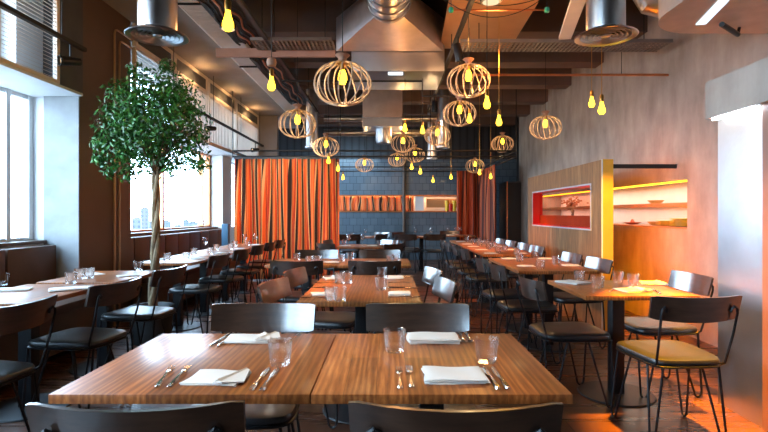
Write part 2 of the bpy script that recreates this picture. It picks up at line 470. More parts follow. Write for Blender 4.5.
def hairpin_y(x, y, sx, sy, w=.062):
    fx, fy = x+sx*.045, y+sy*.05
    A = Vector((x, y-w*1.25, .435)); B = Vector((x, y+w*1.25, .435))
    bl = Vector((fx, fy-w*.42, .045)); br_ = Vector((fx, fy+w*.42, .045))
    pts = [A, A.lerp(bl,.5), bl]
    for k in range(1, 6):
        a = pi*k/6; pts.append(Vector((fx, fy - w*.42*cos(a), .045 - .0385*sin(a))))
    pts += [br_, B.lerp(br_,.5), B]
    return pts
def make_chair():
    t = thing('dining_chair', (0,0,0), None, 'chair')
    prof = [(.90,.440),(.97,.441),(1.0,.449),(1.0,.462),(.975,.472),(.90,.478),(.70,.480),(.4,.477),(.12,.4755)]
    MB().loft([seat_ring(a, z) for a, z in prof]).build('seat', LEATHER, t)
    fr = MB().tube([Vector(p) for p in seat_ring(.99,.437)], .0075, 6, closed=True)
    fr.tube([(-.16,-.12,.432),(.16,-.12,.432)], .006, 6); fr.tube([(-.18,.12,.432),(.18,.12,.432)], .006, 6)
    fr.build('seat_frame', STEEL, t)
    for sx in (-1, 1):
        for sy in (-1, 1):
            MB().tube(hairpin_y(sx*(.155 if sy < 0 else .18), sy*.14, sx, sy), .0072, 6).build('leg', STEEL, t)
    # backrest: curved slab, sag to -y in the middle
    n, mrows = 20, 4
    def P(u, v, off):
        w = .245 + .004*v
        x = u*w; y = -.235 - .05*(1-u*u) - .028*v + off
        top = .832 - .006*(1-u*u); bot = .705 - .016*(1-u*u)
        cr = .005*max(0, (abs(u)-.9)/.1)**2
        z = bot + cr + (top-bot-2*cr)*v
        return (x, y, z)
    b = MB()
    rings = []
    for i in range(n+1):
        u = -1 + 2*i/n
        ring = [P(u, v, -.007) for v in arc(0,1,mrows)] + [P(u, 1, 0)] + [P(u, v, .007) for v in arc(1,0,mrows)] + [P(u, 0, 0)]
        rings.append(ring)
    o = b.loft(rings, smooth=True).build('backrest', BACKW, t)
    for sx in (-1, 1):
        MB().tube([(sx*.165,-.10,.437), (sx*.185,-.19,.44), (sx*.192,-.215,.455), (sx*.203,-.262,.62), (sx*.208,-.288,.74), (sx*.203,-.292,.765),(sx*.19,-.292,.775),(sx*.178,-.288,.765),(sx*.176,-.282,.745)], .007, 6).build('back_post', STEEL, t)
    return t
proto_chair = make_chair(); first = [True]
def chair(bx, by, face, label, group=None):
    """bx,by = centre of the backrest; face = facing angle in degrees, 0 = away from camera (+y), 90 = towards -x"""
    a = R(face); loc = (bx + .29*-sin(a), by + .29*cos(a), 0)
    if first[0]:
        first[0] = False; proto_chair.location = loc; proto_chair.rotation_euler.z = a; tag(proto_chair, label, None, group); return proto_chair
    return dup(proto_chair, loc, a, label, group)

# ------------------------------------------------------------------ TABLES
def table(x0, x1, y0, y1, label, peds=None, mat=TABLE, ph=.042):
    cx, cy = (x0+x1)/2, (y0+y1)/2
    t = thing('dining_table', (cx, cy, 0), label, 'table')
    hx, hy = (x1-x0)/2, (y1-y0)/2
    MB().box(-hx, hx, -hy, hy, TZ-.028, TZ, .0025).build('tabletop', mat, t)
    for p_ in (peds or [0]):
        q = MB().box(-ph, ph, p_-ph, p_+ph, .014, TZ-.034, .003); q.build('pedestal', STEEL, t)
        MB().box(-.2, .2, p_-.2, p_+.2, TZ-.036, TZ-.029).build('mounting_plate', STEEL, t)
        MB().lathe([(0,.0),(.25,.0),(.255,.004),(.25,.011),(.06,.016),(0,.016)], (0,p_,0), 40).build('base', CASTB, t)
    return t
table(-.971,-.2235,1.4625,2.206,'left of the two joined wooden tables at the front, pale daylight on its top')
table(-.2205,.528,1.4625,2.206,'right of the two joined wooden tables at the front')
table(-.537,.20,2.99,4.30,'long single wooden table in the middle column, directly behind the front pair',[-.33,.33])
table(-1.23,-.502,5.10,5.88,'left half of the third row table pair in the middle column')
table(-.498,.23,5.10,5.88,'right half of the third row table pair in the middle column')
table(-.80,-.06,7.85,8.6,'small wooden table in the middle column near the curtain, wine glasses on it')
table(-1.05,-.30,11.2,11.9,'table before the blue tiled wall, close to the striped curtain')
table(.38,1.12,11.2,11.9,'table before the tiled wall, in the middle right of the brown pipe')
table(1.30,2.04,11.9,12.6,'table in front of the rust curtain at the far right corner')
table(1.24,1.96,3.21,3.98,'near right wooden table lit yellow, on a black pedestal')
table(1.17,1.90,4.59,5.95,'long wooden table in the right row, second from the front',[-.35,.35])
table(1.19,1.89,6.42,7.76,'long wooden table in the right row, third from the front',[-.35,.35])
table(1.19,1.89,7.79,9.13,'long wooden table in the right row, fourth from the front',[-.35,.35])
table(1.19,1.89,9.16,9.9,'far end wooden table of the right row, by the rust curtain')
LT = [(1.95,2.85),(2.94,3.75),(3.84,4.63),(5.35,6.1),(6.13,6.93),(6.97,7.8),(7.84,8.75)]
ln = ['front-most table of the left window row, cut off by the photo edge','second table from the front in the left window row','third table from the front in the left window row, just before the tree','fourth table of the left window row, just beyond the tree','fifth table of the left window row, beyond the tree','sixth table of the left window row','last table of the left window row, next to the striped curtain']
for (a, b), l in zip(LT, ln): table(-2.64, -2.05, a, b, l)

# banquettes
def banquette(y0, y1, label, panels):
    t = thing('banquette', (-3.1, (y0+y1)/2, 0), label, 'bench')
    L = (y1-y0)/2
    MB().box(-.20,.30,-L,L,.08,.42).build('base', BROWN, t)
    MB().box(-.20,.36,-L,L,.42,.50,.02).build('seat', BANQ, t)
    n = panels; w = 2*L/n
    for i in range(n):
        MB().box(-.33,-.20,-L+i*w+.012,-L+(i+1)*w-.012,.36,.955,.012).build('back_panel', BANQ, t)
    return t
banquette(-1.0, 5.11, 'brown panelled banquette under the near left window', 9)
banquette(6.2, 10.4, 'brown panelled banquette under the far left windows, behind the tree', 9)

# ------------------------------------------------------------------ chairs placed
chair(-.585,1.165,2,'chair at the near side of the front left table, blue-lit curved backrest')
chair(.156,1.165,-1,'chair at the near side of the front right table, black curved backrest')
chair(-.60,2.50,180,'chair behind the front left table, dark backrest with a blue-white sheen')
chair(.142,2.50,180,'chair behind the front right table, dark brown backrest')
chair(-.765,3.31,-99,'orange-lit chair at the left of the second middle table, nearer one')
chair(-.75,3.98,-98,'orange-lit chair at the left of the second middle table, farther one')
chair(.38,4.02,99,'blue-sheened chair at the right of the second middle table, farther one')
chair(.40,3.35,98,'blue-sheened chair at the right of the second middle table, nearer one')
chair(-.85,4.73,0,'left chair at the near side of the third middle tables')
chair(-.124,4.73,0,'right chair at the near side of the third middle tables')
chair(-.85,6.20,180,'left chair at the far side of the third middle tables')
chair(-.10,6.20,180,'right chair at the far side of the third middle tables')
chair(-.95,7.55,-50,'chair at the near left corner of the small table before the curtain')
chair(-1.02,8.45,-100,'brown chair at the far left of the small table, against the striped curtain')
chair(.12,7.45,52,'brown curved-back chair at the near right of the small middle table')
chair(.06,8.5,125,'pale blue chair at the far right of the small middle table')
chair(-.82,10.75,0,'dark chair at the near side of the back table beside the striped curtain')
chair(-.1,11.0,60,'dark chair between the two back tables, left of the brown pipe')
chair(-.12,12.1,140,'pale blue chair at the tiled wall, right of the back left table')
chair(.22,12.0,-130,'dark chair at the tiled wall right under the brown pipe')
chair(.36,10.82,-20,'blue chair at the near side of the back middle table')
chair(1.0,10.85,10,'blue chair at the near right side of the back middle table')
chair(1.55,12.9,180,'blue-sheened chair before the rust curtain at the far corner table')
aisle = [(.95,3.52),(.93,4.5),(.914,5.14),(.94,6.45),(.92,7.1),(.90,7.8),(.895,8.5)]
an = ['first (nearest)','second','third','fourth','fifth','sixth','seventh (farthest)']
for i, (x_, y_) in enumerate(aisle): chair(x_, y_, -86 + random.uniform(-2,2), 'chair on the aisle side of the right row, %s from the front' % an[i])
wall_ = [(2.23,3.72),(2.09,5.0),(2.06,5.65),(2.03,6.87),(2.03,7.55),(2.0,8.2),(1.98,8.85)]
for i, (x_, y_) in enumerate(wall_): chair(x_, y_, 90 + (0 if i == 0 else 5+random.uniform(-1.5,1.5)), ('chair between the near right table and the right wall, seat lit yellow' if i == 0 else 'blue-sheened chair on the wall side of the right row, %s from the front' % an[i].split(' ')[0]))
chair(1.645,2.70,3,'yellow-lit chair at the near end of the right row, seen from behind')
lc = [(-1.80,2.52),(-1.72,3.30),(-1.73,4.14),(-1.78,5.5),(-1.78,6.35),(-1.78,7.15),(-1.78,7.9),(-1.78,8.55)]
lcn = ['nearest','second','third','fourth','fifth','sixth','seventh','farthest']
for i, (x_, y_) in enumerate(lc): chair(x_, y_, 90 + [-8,-9,-7,-6,-7,-5,-6,-7][i], 'chair on the aisle side of the left window row, %s from the camera' % lcn[i])

# ------------------------------------------------------------------ TABLEWARE
def tumbler(n=24, h=.083):
    sh = lambda a: 1 + .04*cos(6*a)
    return MB().lathe([(0,0),(.030,0),(.034,.004),(.0375,.03),(.0425,h-.003),(.043,h),(.0415,h),(.040,h-.004),(.0345,.032),(.031,.017),(0,.015)], n=n, shape=sh)
gl0 = tumbler().build('glass_tumbler', GLASS); gl0['category'] = 'glass'
used = [False]
def copyone(proto, name, loc, rz, label, cat, group=None, flag=None, scale=None):
    if not flag[0]:
        flag[0] = True; o = proto
    else:
        o = proto.copy(); COL.objects.link(o)
    o.location = loc; o.rotation_euler = (0,0,rz); o['category'] = cat
    if scale: o.scale = (scale,)*3
    if 'label' in o: del o['label']
    if 'group' in o: del o['group']
    tag(o, label, cat, group); return o
def glass(px, pyb, label, group=None, z=TZ):
    p_ = on_plane(px, pyb, z); return copyone(gl0, 'glass_tumbler', (p_.x, p_.y, z+.0005), random.uniform(0,6), label, 'glass', group, used)
def glass_at(x, y, label, group=None): return copyone(gl0, 'g', (x, y, TZ+.0005), random.uniform(0,6), label, 'glass', group, used)

def napkin_mesh(w, d, layers, kink, seed, fold=False):
    rnd = random.Random(seed); mb = MB(); n, m_ = 14, 10
    for L in range(layers):
        z0 = L*.0042; ox, oy = rnd.uniform(-.004,.004), rnd.uniform(-.004,.004)
        sk = rnd.uniform(-.0012,.0012)
        top = []; bot = []
        ph = rnd.uniform(0,6)
        for i in range(n+1):
            ru, rv = [], []
            for j in range(m_+1):
                u = i/n-.5; v_ = j/m_-.5
                x_ = u*w + ox + sk*v_*8 + .004*sin(4*v_+ph)
                y_ = v_*d + oy + .004*sin(5*u+ph)
                z_ = z0 + .0012*sin(7*u+3*v_+ph) + .0012
                if L == layers-1 and kink:
                    z_ += .012*math.exp(-((u-.33+ v_*.25)**2)/.003)
                e = min(.5-abs(u), .5-abs(v_))
                th = .0036*min(1, e/.03+.35)
                ru.append(mb.bm.verts.new((x_, y_, z_+th))); rv.append(mb.bm.verts.new((x_, y_, z0+.0002)))
            top.append(ru); bot.append(rv)
        for i in range(n):
            for j in range(m_):
                f = mb.bm.faces.new((top[i][j],top[i+1][j],top[i+1][j+1],top[i][j+1])); f.smooth = True
                mb.bm.faces.new((bot[i][j],bot[i][j+1],bot[i+1][j+1],bot[i+1][j]))
        for i in range(n):
            mb.bm.faces.new((top[i][0],bot[i][0],bot[i+1][0],top[i+1][0])); mb.bm.faces.new((top[i][m_],top[i+1][m_],bot[i+1][m_],bot[i][m_]))
        for j in range(m_):
            mb.bm.faces.new((top[0][j],top[0][j+1],bot[0][j+1],bot[0][j])); mb.bm.faces.new((top[n][j],bot[n][j],bot[n][j+1],top[n][j+1]))
    if fold:  # corner turned back over the cloth
        z0 = layers*.0042+.003
        pts = [(w*.12,-d*.5,z0),(w*.30,-d*.56,z0+.004),(w*.62,-d*.30,z0-.004),(w*.50,d*.46,z0+.001),(w*.40,d*.50,z0+.003)]
        mb.loft([[ (a,b,c-.003) for a,b,c in pts], [(a,b,c+.0015) for a,b,c in pts]], smooth=False)
        pts = [(w*.14,-d*.5,z0+.003),(w*.20,-d*.52,z0+.011),(w*.27,-d*.50,z0+.003),(w*.46,d*.50,z0+.002),(w*.42,d*.5,z0+.006),(w*.38,d*.49,z0+.002)]
        mb.loft([[pts[0],pts[1],pts[2]],[pts[5],pts[4],pts[3]]])
    return mb
def napkin(px, py, w, d, rz, label, layers=3, kink=False, seed=1, fold=False):
    p_ = on_plane(px, py, TZ); o = napkin_mesh(w, d, layers, kink, seed, fold).build('folded_napkin', LINEN)
    o.location = (p_.x, p_.y, TZ+.0005); o.rotation_euler.z = rz
    return tag(o, label, 'napkin')
smallnap = napkin_mesh(.16, .115, 2, False, 9).build('folded_napkin', LINEN); fsn = [False]
def snap(x, y, rz, label, group=None): return copyone(smallnap, 'n', (x, y, TZ+.0005), rz, label, 'napkin', group, fsn)

def ribbon(mb, sts, th=.0016):
    # sts: (y, halfwidth, z)
    rings = [[(-hw, y, z-th), (-hw*.6, y, z+th*.9), (hw*.6, y, z+th*.9), (hw, y, z-th), (0, y, z-th*1.3)] for (y, hw, z) in sts]
    mb.loft(rings); return mb
def make_fork():
    t = thing('table_fork', (0,0,0), None, 'fork')
    h = MB(); ribbon(h, [(-.10,.004,.004),(-.095,.008,.004),(-.08,.0075,.004),(-.04,.0045,.006),(0,.0032,.008),(.03,.0030,.0075)]); h.build('handle', SILVER, t)
    m_ = MB(); ribbon(m_, [(.03,.003,.0075),(.04,.008,.006),(.05,.0115,.005),(.057,.0118,.0045)])
    for k in range(4):
        x_ = -.0093 + k*.0062
        m_.tube([(x_,.055,.0045),(x_,.08,.0045),(x_*.97,.098,.008)], [.0018,.0016,.0009], 5)
    m_.build('tines', SILVER, t); return t
def make_knife():
    t = thing('table_knife', (0,0,0), None, 'knife')
    h = MB(); ribbon(h, [(-.11,.005,.005),(-.105,.0088,.0055),(-.08,.0085,.0055),(-.03,.0058,.005),(0,.0048,.005),(.006,.006,.005)], .0035); h.build('handle', SILVER, t)
    b = MB(); ribbon(b, [(.005,.005,.004),(.02,.008,.0035),(.06,.009,.0035),(.09,.0085,.0035),(.105,.004,.0035),(.11,.001,.0035)], .001); b.build('blade', SILVER, t)
    return t
fork0 = make_fork(); knife0 = make_knife(); ff = [True]; kf = [True]
def cut(proto, flag, px0, py0, px1, py1, label, s=1):
    """from handle end pixel to tip pixel, on the table"""
    a = on_plane(px0, py0, TZ); b = on_plane(px1, py1, TZ); d_ = b-a
    return cut_at(proto, flag, (a+b)/2, math.atan2(-d_.x, d_.y), label, s)
def cut_at(proto, flag, c, rz, label, s=1):
    loc = (c[0], c[1], TZ+.0008)
    if flag[0]: flag[0] = False; r = proto; r.location = loc; r.rotation_euler.z = rz; tag(r, label, None)
    else: r = dup(proto, loc, rz, label)
    r.scale = (s,)*3; return r

# front left table
napkin(216,379,.172,.135,-.10,'white napkin with turned-over corner at the near edge of the front left table',2,False,2,True)
cut(fork0,ff,154,391,175,365,'left fork of the pair at the near left of the front left table')
cut(fork0,ff,165.5,391,191,365,'right fork of the pair at the near left of the front left table')
cut(knife0,kf,251,391,269,368.5,'left knife of the pair right of the near napkin on the front left table')
cut(knife0,kf,262,391,278,369,'right knife of the pair right of the near napkin on the front left table')
napkin(252,340,.20,.12,.04,'white crumpled-top napkin at the far edge of the front left table, behind the glass',3,True,3,True)
cut(knife0,kf,231,334,209,347,'outer knife left of the far napkin on the front left table')
cut(knife0,kf,236,334,217,347.5,'inner knife left of the far napkin on the front left table')
cut(fork0,ff,300,334.5,287,344,'fork right of the far napkin on the front left table')
glass(280,364.5,'glass tumbler on the front left table beside the far napkin')
# front right table
napkin(454,377.5,.185,.135,0,'white folded napkin at the near edge of the front right table',4,False,5)
napkin(433,340.5,.20,.125,.02,'white folded napkin at the far edge of the front right table',5,False,6)
cut(fork0,ff,400.5,391.5,399,367,'left fork of the pair left of the near napkin on the front right table')
cut(fork0,ff,412.5,391.5,408.5,365,'right fork of the pair left of the near napkin on the front right table')
cut(knife0,kf,499,391,483,367,'left knife of the pair right of the near napkin on the front right table')
cut(knife0,kf,508.5,390.5,492,367.5,'right knife of the pair right of the near napkin on the front right table')
cut(fork0,ff,460,333,464,344,'left fork right of the far napkin on the front right table')
cut(fork0,ff,466,333,471.5,343.5,'right fork right of the far napkin on the front right table')
glass(394.5,351.5,'glass tumbler on the front right table left of the far napkin')
glass(486.5,362,'glass tumbler on the front right table right of the knives')
# second middle table
napkin(323,294.5,.14,.12,.2,'crumpled white napkin near left on the second middle table',2,True,11)
napkin(332,278.5,.12,.16,.3,'crumpled white napkin far left on the second middle table',2,True,12)
napkin(399.5,294.3,.13,.13,.03,'flat white napkin near right on the second middle table',3,False,13)
napkin(396,278,.12,.15,-.03,'flat white napkin far right on the second middle table',3,False,14)
glass(331.5,301,'glass on the second middle table by the near left napkin, left of its pair') if False else None
for px_, py_, l in [(331,300.5,'glass of the near left pair on the second middle table, left one'),(340,301,'glass of the near left pair on the second middle table, right one'),(347,283.5,'glass of the far left setting on the second middle table, right one'),(340,284,'glass of the far left setting on the second middle table, left one'),
    (382,277.5,'glass standing farthest on the second middle table, left of the far right napkin'),(381,290,'glass on the right half of the second middle table, nearer one')]: glass(px_, py_, l)
for k, (x_, y_) in enumerate([(-.44,3.12),(-.45,3.56),(-.44,3.78),(-.45,4.18)]):
    cut_at(knife0 if k%2 else fork0, kf if k%2 else ff, (x_,y_), R(92), '%s at the left edge of the second middle table, %s' % ('knife' if k%2 else 'fork', ['nearest piece','second piece','third piece','farthest piece'][k]))
for k, (x_, y_) in enumerate([(.10,3.14),(.11,3.55),(.10,3.80),(.11,4.18)]):
    cut_at(knife0 if k%2 else fork0, kf if k%2 else ff, (x_,y_), R(-90), '%s at the right edge of the second middle table, %s' % ('knife' if k%2 else 'fork', ['nearest piece','second piece','third piece','farthest piece'][k]))
# third middle tables
for x_, y_, l in [(-.80,5.22,'left glass of the pair near the left of the third middle tables'),(-.72,5.25,'right glass of the pair near the left of the third middle tables'),(-1.0,5.62,'glass at the far left of the third middle tables'),
    (-.50,5.45,'glass in the middle of the third middle tables'),(.02,5.35,'glass in front of the right far chair on the third middle tables'),(.09,5.5,'glass at the right end of the third middle tables'),(-.42,5.7,'glass far in the middle of the third middle tables')]: glass_at(x_, y_, l)
snap(-.60,5.42,.1,'white napkin between the left glasses on the third middle tables')
snap(-.20,5.42,0,'white napkin in the middle right of the third middle tables')
# right near table
napkin(573,283,.15,.2,.5,'white napkin on the left of the near right table',3,False,21)
napkin(632,290.5,.19,.15,.2,'crumpled white napkin near the front edge of the near right table',2,True,22,True)
napkin(653,283.5,.17,.19,-.3,'crumpled white napkin on the wall side of the near right table',2,True,23)
glass(579.5,282,'glass on the near right table behind its left napkin')
glass(598,288,'glass on the near right table, nearest the front edge')
glass(618,282.5,'glass on the near right table, in the middle at the back')
glass(633,285.5,'glass on the near right table, right-most one')
cut(fork0,ff,608,293,616,288,'fork on the near right table left of the crumpled napkin')
cut(knife0,kf,660,294,652,289,'knife on the near right table right of the crumpled napkin')
# second right table
for px_, py_, w_, l in [(509,258.8,.15,'napkin at the aisle side of the second right table, farther one'),(526,266.2,.17,'napkin at the aisle side of the second right table, nearer one'),(546,258.8,.13,'napkin at the wall side of the second right table, farther one'),(571,265.6,.15,'napkin at the wall side of the second right table, nearer one')]:
    q = on_plane(px_, py_, TZ); snap(q.x, q.y, 0, 'white ' + l)
for px_, py_, l in [(519.5,261.5,'farthest aisle-side glass'),(534.5,258,'farthest wall-side glass'),(540.5,269,'nearer aisle-side glass'),(556,264.5,'nearer wall-side glass')]: glass(px_, py_, l + ' on the second right table')
# further right tables
k = 0
for y_ in (6.62,7.28,7.98,8.62,9.35):
    k += 1; o_ = ['first','second','third','fourth','fifth'][k-1]
    snap(1.33,y_,.1,'white napkin on the aisle side of the far right tables, %s from the front' % o_)
    snap(1.72,y_+.02,-.1,'white napkin on the wall side of the far right tables, %s from the front' % o_)
    glass_at(1.46,y_+.16,'glass on the aisle side of the far right tables, %s from the front' % o_)
    glass_at(1.63,y_-.15,'glass on the wall side of the far right tables, %s from the front' % o_)
# left tables
for i, (a, b) in enumerate(LT[1:]):
    c = (a+b)/2; nm = ['second','third','fourth','fifth','sixth','last'][i]
    if i < 2: continue
    glass_at(-2.42, a+.25, 'glass nearer the window on the %s table of the left row' % nm)
    glass_at(-2.25, a+.36, 'glass nearer the aisle on the %s table of the left row' % nm)
    snap(-2.17, c+.12, 1.4, 'napkin at the aisle side of the %s table of the left row' % nm)
    snap(-2.53, c+.05, 1.5, 'napkin at the window side of the %s table of the left row' % nm)
for px_, py_, l in [(71,283.5,'glass at the near edge of the third left window table'),(80,279,'glass beside the napkin on the third left window table'),(89,278.5,'glass right of its pair on the third left window table'),(138.5,270.5,'glass at the far right corner of the third left window table'),(3,285,'glass on the second left window table at the photo edge')]: glass(px_, py_, l)
napkin(92,274.5,.13,.2,.9,'napkin behind the pair of glasses on the third left window table',2,False,31)
napkin(72,289.5,.13,.26,-1.0,'white napkin on the aisle edge of the second left window table',3,False,32)
napkin(8,290.5,.13,.26,-1.2,'white napkin at the window side of the second left window table',3,False,33)
napkin(4,313,.13,.2,-1.2,'white napkin on the front-most left window table',3,False,35)
napkin(128,276,.10,.16,-.9,'pale napkin at the aisle edge of the third left window table',2,False,34)
# wine glasses
wg = MB().lathe([(0,0),(.034,0),(.034,.002),(.005,.006),(.004,.085),(.022,.10),(.036,.125),(.037,.15),(.029,.19),(.028,.19),(.0355,.15),(.0345,.127),(.02,.104),(0,.10)], n=16).build('wine_glass', GLASS); fw = [False]
for x_, y_, l in [(-2.50,7.0,'wine glass on the window side of the left row, by the white window post'),(-2.28,8.15,'wine glass on the last left table, left of its pair'),(-2.15,8.3,'wine glass on the last left table, right of its pair'),
    (-.62,8.0,'left wine glass on the small middle table'),(-.40,8.05,'right wine glass on the small middle table'),(-.50,11.4,'wine glass on the back left table before the tiles'),
    (.62,11.5,'wine glass left on the back middle table'),(.98,11.5,'wine glass right on the back middle table'),(1.42,12.1,'left wine glass on the far corner table'),(1.6,12.15,'middle wine glass on the far corner table'),(1.72,12.2,'right wine glass on the far corner table')]:
    copyone(wg, 'wine_glass', (x_, y_, TZ+.0005), 0, l, 'glass', None, fw)
for x_, y_, l in [(-.68,8.2,'napkin left on the small middle table'),(-.25,8.2,'napkin right on the small middle table'),(-.45,11.5,'napkin on the back left table'),(.75,11.4,'napkin on the back middle table'),(1.5,12.3,'napkin on the far corner table')]: snap(x_, y_, 0, 'white ' + l)
for x_, y_, l in [(-.72,8.42,'glass far left on the small middle table'),(-.15,8.38,'glass far right on the small middle table'),(-.8,11.45,'glass left on the back left table'),(.9,11.6,'glass on the back middle table')]: glass_at(x_, y_, l)

# ------------------------------------------------------------------ CURTAINS AND FRAME
def curtain(path, z0, z1, mat, label, folds, amp, uvs, ph=0):
    """path: list of xy points; hanging pleated cloth"""
    segs = [(Vector(path[i]), Vector(path[i+1])) for i in range(len(path)-1)]
    tot = sum((b-a).length for a, b in segs)
    nn = folds*12; rows = 10; mb = MB(); uvl = mb.bm.loops.layers.uv.new('UVMap')
    grid = []; rnd = random.Random(5)
    jit = [rnd.uniform(.6,1.3) for _ in range(folds+2)]; jp = [rnd.uniform(-.5,.5) for _ in range(folds+2)]
    for i in range(nn+1):
        s_ = tot*i/nn; q = s_
        for a, b in segs:
            L = (b-a).length
            if q <= L+1e-6: break
            q -= L
        t = (b-a).normalized(); nrm = Vector((t.y, -t.x)); p0 = a + t*min(q, L)
        fi = i/12; j = int(fi)
        col_ = []
        for r_ in range(rows+1):
            v = r_/rows
            am = amp*(.45+.55*min(1, (1-v)*6 if v > .83 else 1))*jit[j]
            if v > .93: am = amp*.35
            off = am*sin(2*pi*fi + jp[0]*v) + amp*.25*sin(2*pi*fi*.5+1+2*v)
            sh = amp*.5*sin(2*pi*fi*2+.5)*.6
            pp = p0 + nrm*off + t*sh
            spread = 1
            col_.append(mb.bm.verts.new((pp.x, pp.y, z0+(z1-z0)*v)))
        grid.append(col_)
    for i in range(nn):
        for r_ in range(rows):
            f = mb.bm.faces.new((grid[i][r_], grid[i+1][r_], grid[i+1][r_+1], grid[i][r_+1])); f.smooth = True
            for lp, (a_, b_) in zip(f.loops, ((i,r_),(i+1,r_),(i+1,r_+1),(i,r_+1))): lp[uvl].uv = (a_/12*uvs + .10*sin(a_/12*1.9) + .07*sin(a_/12*4.7+1) + .10*sin(a_*.13+b_/rows*2.5), b_/rows)
    o = mb.build('curtain', mat, fixn=False)
    md = o.modifiers.new('Solidify', 'SOLIDIFY'); md.thickness = .004
    return tag(o, label, 'curtain')
curtain([(-2.90,9.66),(-.93,9.66)], .03, 2.30, CURT, 'orange curtain with black and cream stripes in the middle of the room, left of centre', 16, .058, 1.0)
curtain([(1.73,12.95),(2.36,12.95),(2.36,11.3)], .03, 2.35, CURTR, 'rust red curtain at the far right corner, turning towards the camera', 12, .055, 1.0)
t = thing('curtain_rail', (-.3, 11.3, 0), 'black steel rails carrying the curtains, hung over the back tables', 'rail')
def bar(a, b, r=.017): 
    o0 = Vector((-.3,11.3,0)); return [Vector(a)-o0, Vector(b)-o0]
f = MB()
for z_ in (2.34, 2.45):
    f.tube(bar((-2.93,9.66,z_),(2.42,9.66,z_)), .016, 6)
    f.tube(bar((2.42,9.66,z_),(2.42,13.0,z_)), .016, 6); f.tube(bar((-2.93,13.0,z_),(2.42,13.0,z_)), .016, 6); f.tube(bar((-2.93,9.66,z_),(-2.93,13.0,z_)), .016, 6)
f.build('rails', STEEL, t)
for x_, y_ in ((-2.93,9.66),(-.9,9.66),(.8,9.66),(2.42,9.66),(-2.93,13.0),(2.42,13.0)):
    MB().tube(bar((x_,y_,2.32),(x_,y_,3.6 if y_ > 10 or x_ < -2 else ZC-.001)), .009, 6).build('hanger', STEEL, t)
h = MB()
h.box(-2.60, -.62, -1.655, -1.625, 2.295, 2.325)
h.build('curtain_heading', SOOT, t)

# back wall niche
t = thing('display_slot', (0, YB, 0), 'long orange-framed slot in the tiled back wall with rust slats inside', 'niche')
f = MB(); f.box(nx0, nx1, -.03, .28, nz1-.03, nz1+.005); f.box(nx0, nx1, -.03, .28, nz0-.005, nz0+.03); f.build('frame', COPPER, t)
MB().box(nx0, nx1, .29, .33, nz0, nz1).build('back_panel', PALE, t)
x_ = nx0+.02; sb = MB()
o = None
t2 = curtain([(-1.88, YB+.09),(.70, YB+.09)], nz0+.031, nz1-.031, CURT, 'short pleated orange curtain inside the slot of the back wall', 13, .03, 1.0)
o = MB().box(.74,.98,.02,.10,nz0+.03,nz1-.03).build('white_post', WHITEP, t)
MB().box(1.06,2.0,.12,.14,nz0+.12,nz1-.09).build('orange_board', ORANGEP, t)
cupf = [False]
cup = MB().lathe([(0,0),(.05,0),(.06,.28),(.055,.28),(.046,.01),(0,.01)], n=14).build('yellow_jar', PLATEY)
copyone(cup, 'c', (X(447,YB+.05), YB+.05, nz0+.031), 0, 'yellow jar in the slot of the back wall, left of its pair', 'jar', None, cupf)
copyone(cup, 'c', (X(454,YB+.05), YB+.05, nz0+.031), 0, 'yellow jar in the slot of the back wall, beside the rust curtain', 'jar', None, cupf)
rj = MB().lathe([(0,0),(.06,0),(.065,.18),(.04,.20),(0,.20)], n=14).build('red_jar', REDP); rj.location = (X(450.5,YB+.05), YB+.05, nz0+.031); tag(rj, 'red jar between the two yellow jars in the back wall slot', 'jar')
# brown pipe down the back wall
p_ = MB().tube([(0,0,0),(0,0,3.4)], .045, 12).build('wall_pipe', BROWN); p_.location = (X(404,13.9), 13.92, 0); tag(p_, 'brown vertical pipe running down the tiled back wall', 'pipe')
# tall cabinet
t = thing('tall_cabinet', (2.95, 12.0, 0), 'tall dark cabinet with grey side at the far right corner behind the wood partition', 'cabinet')
MB().box(-.17,.16,0,.8,0,2.02,.005).build('body', SOOT, t)
MB().box(-.15,.16,-.02,-.001,.03,1.99).build('door', BLACKM, t)
MB().box(-.172,-.152,-.022,-.001,0,2.02).build('edge_strip', COPPER, t)

# ------------------------------------------------------------------ PARTITION with red window
px0, px1, py0, py1, pz = 2.31, 2.43, 5.53, 8.45, 1.85
wy0, wy1, wz0, wz1 = 5.83, 8.16, 1.09, 1.593
t = thing('partition_wall', (2.37, 7.0, 0), 'free-standing wood panelled partition with a red-framed window and a yellow-lit end face', 'partition')
c = Vector((2.37,7.0,0)); w = MB()
def rb_(m_, x0,x1,y0,y1,z0,z1,b=0): m_.box(x0-c.x,x1-c.x,y0-c.y,y1-c.y,z0,z1,b)
rb_(w,px0,px1,py0+.006,wy0,0,pz); rb_(w,px0,px1,wy1,py1,0,pz); rb_(w,px0,px1,wy0,wy1,0,wz0); rb_(w,px0,px1,wy0,wy1,wz1,pz)
w.build('panels', PANELW, t)
w = MB(); rb_(w,px0-.004,px1+.004,py0,py0+.0055,0,pz+.004); w.build('end_face', YELLOWF, t)  # end face tinted as if lit yellow
w = MB(); rb_(w,px0-.004,px0+.01,py0-.002,py0-.0005,0,pz+.004); w.build('edge_trim', WHITEP, t)
w = MB()
rb_(w,px0-.002,px1+.03,wy0,wy0+.012,wz0,wz1); rb_(w,px0-.002,px1+.03,wy1-.012,wy1,wz0,wz1)
rb_(w,px0-.002,px1+.03,wy0+.012,wy1-.012,wz0,wz0+.012); rb_(w,px0-.002,px1+.03,wy0+.012,wy1-.012,wz1-.012,wz1); w.build('red_lining', REDP, t)
w = MB()
for a in ((wy0-.018,wy0,wz0-.018,wz1+.018),(wy1,wy1+.018,wz0-.018,wz1+.018),(wy0,wy1,wz0-.018,wz0),(wy0,wy1,wz1,wz1+.018)): rb_(w,px0-.008,px0-.0005,*a)
w.build('window_border', plain('grey_border',(.45,.43,.45),.5), t)
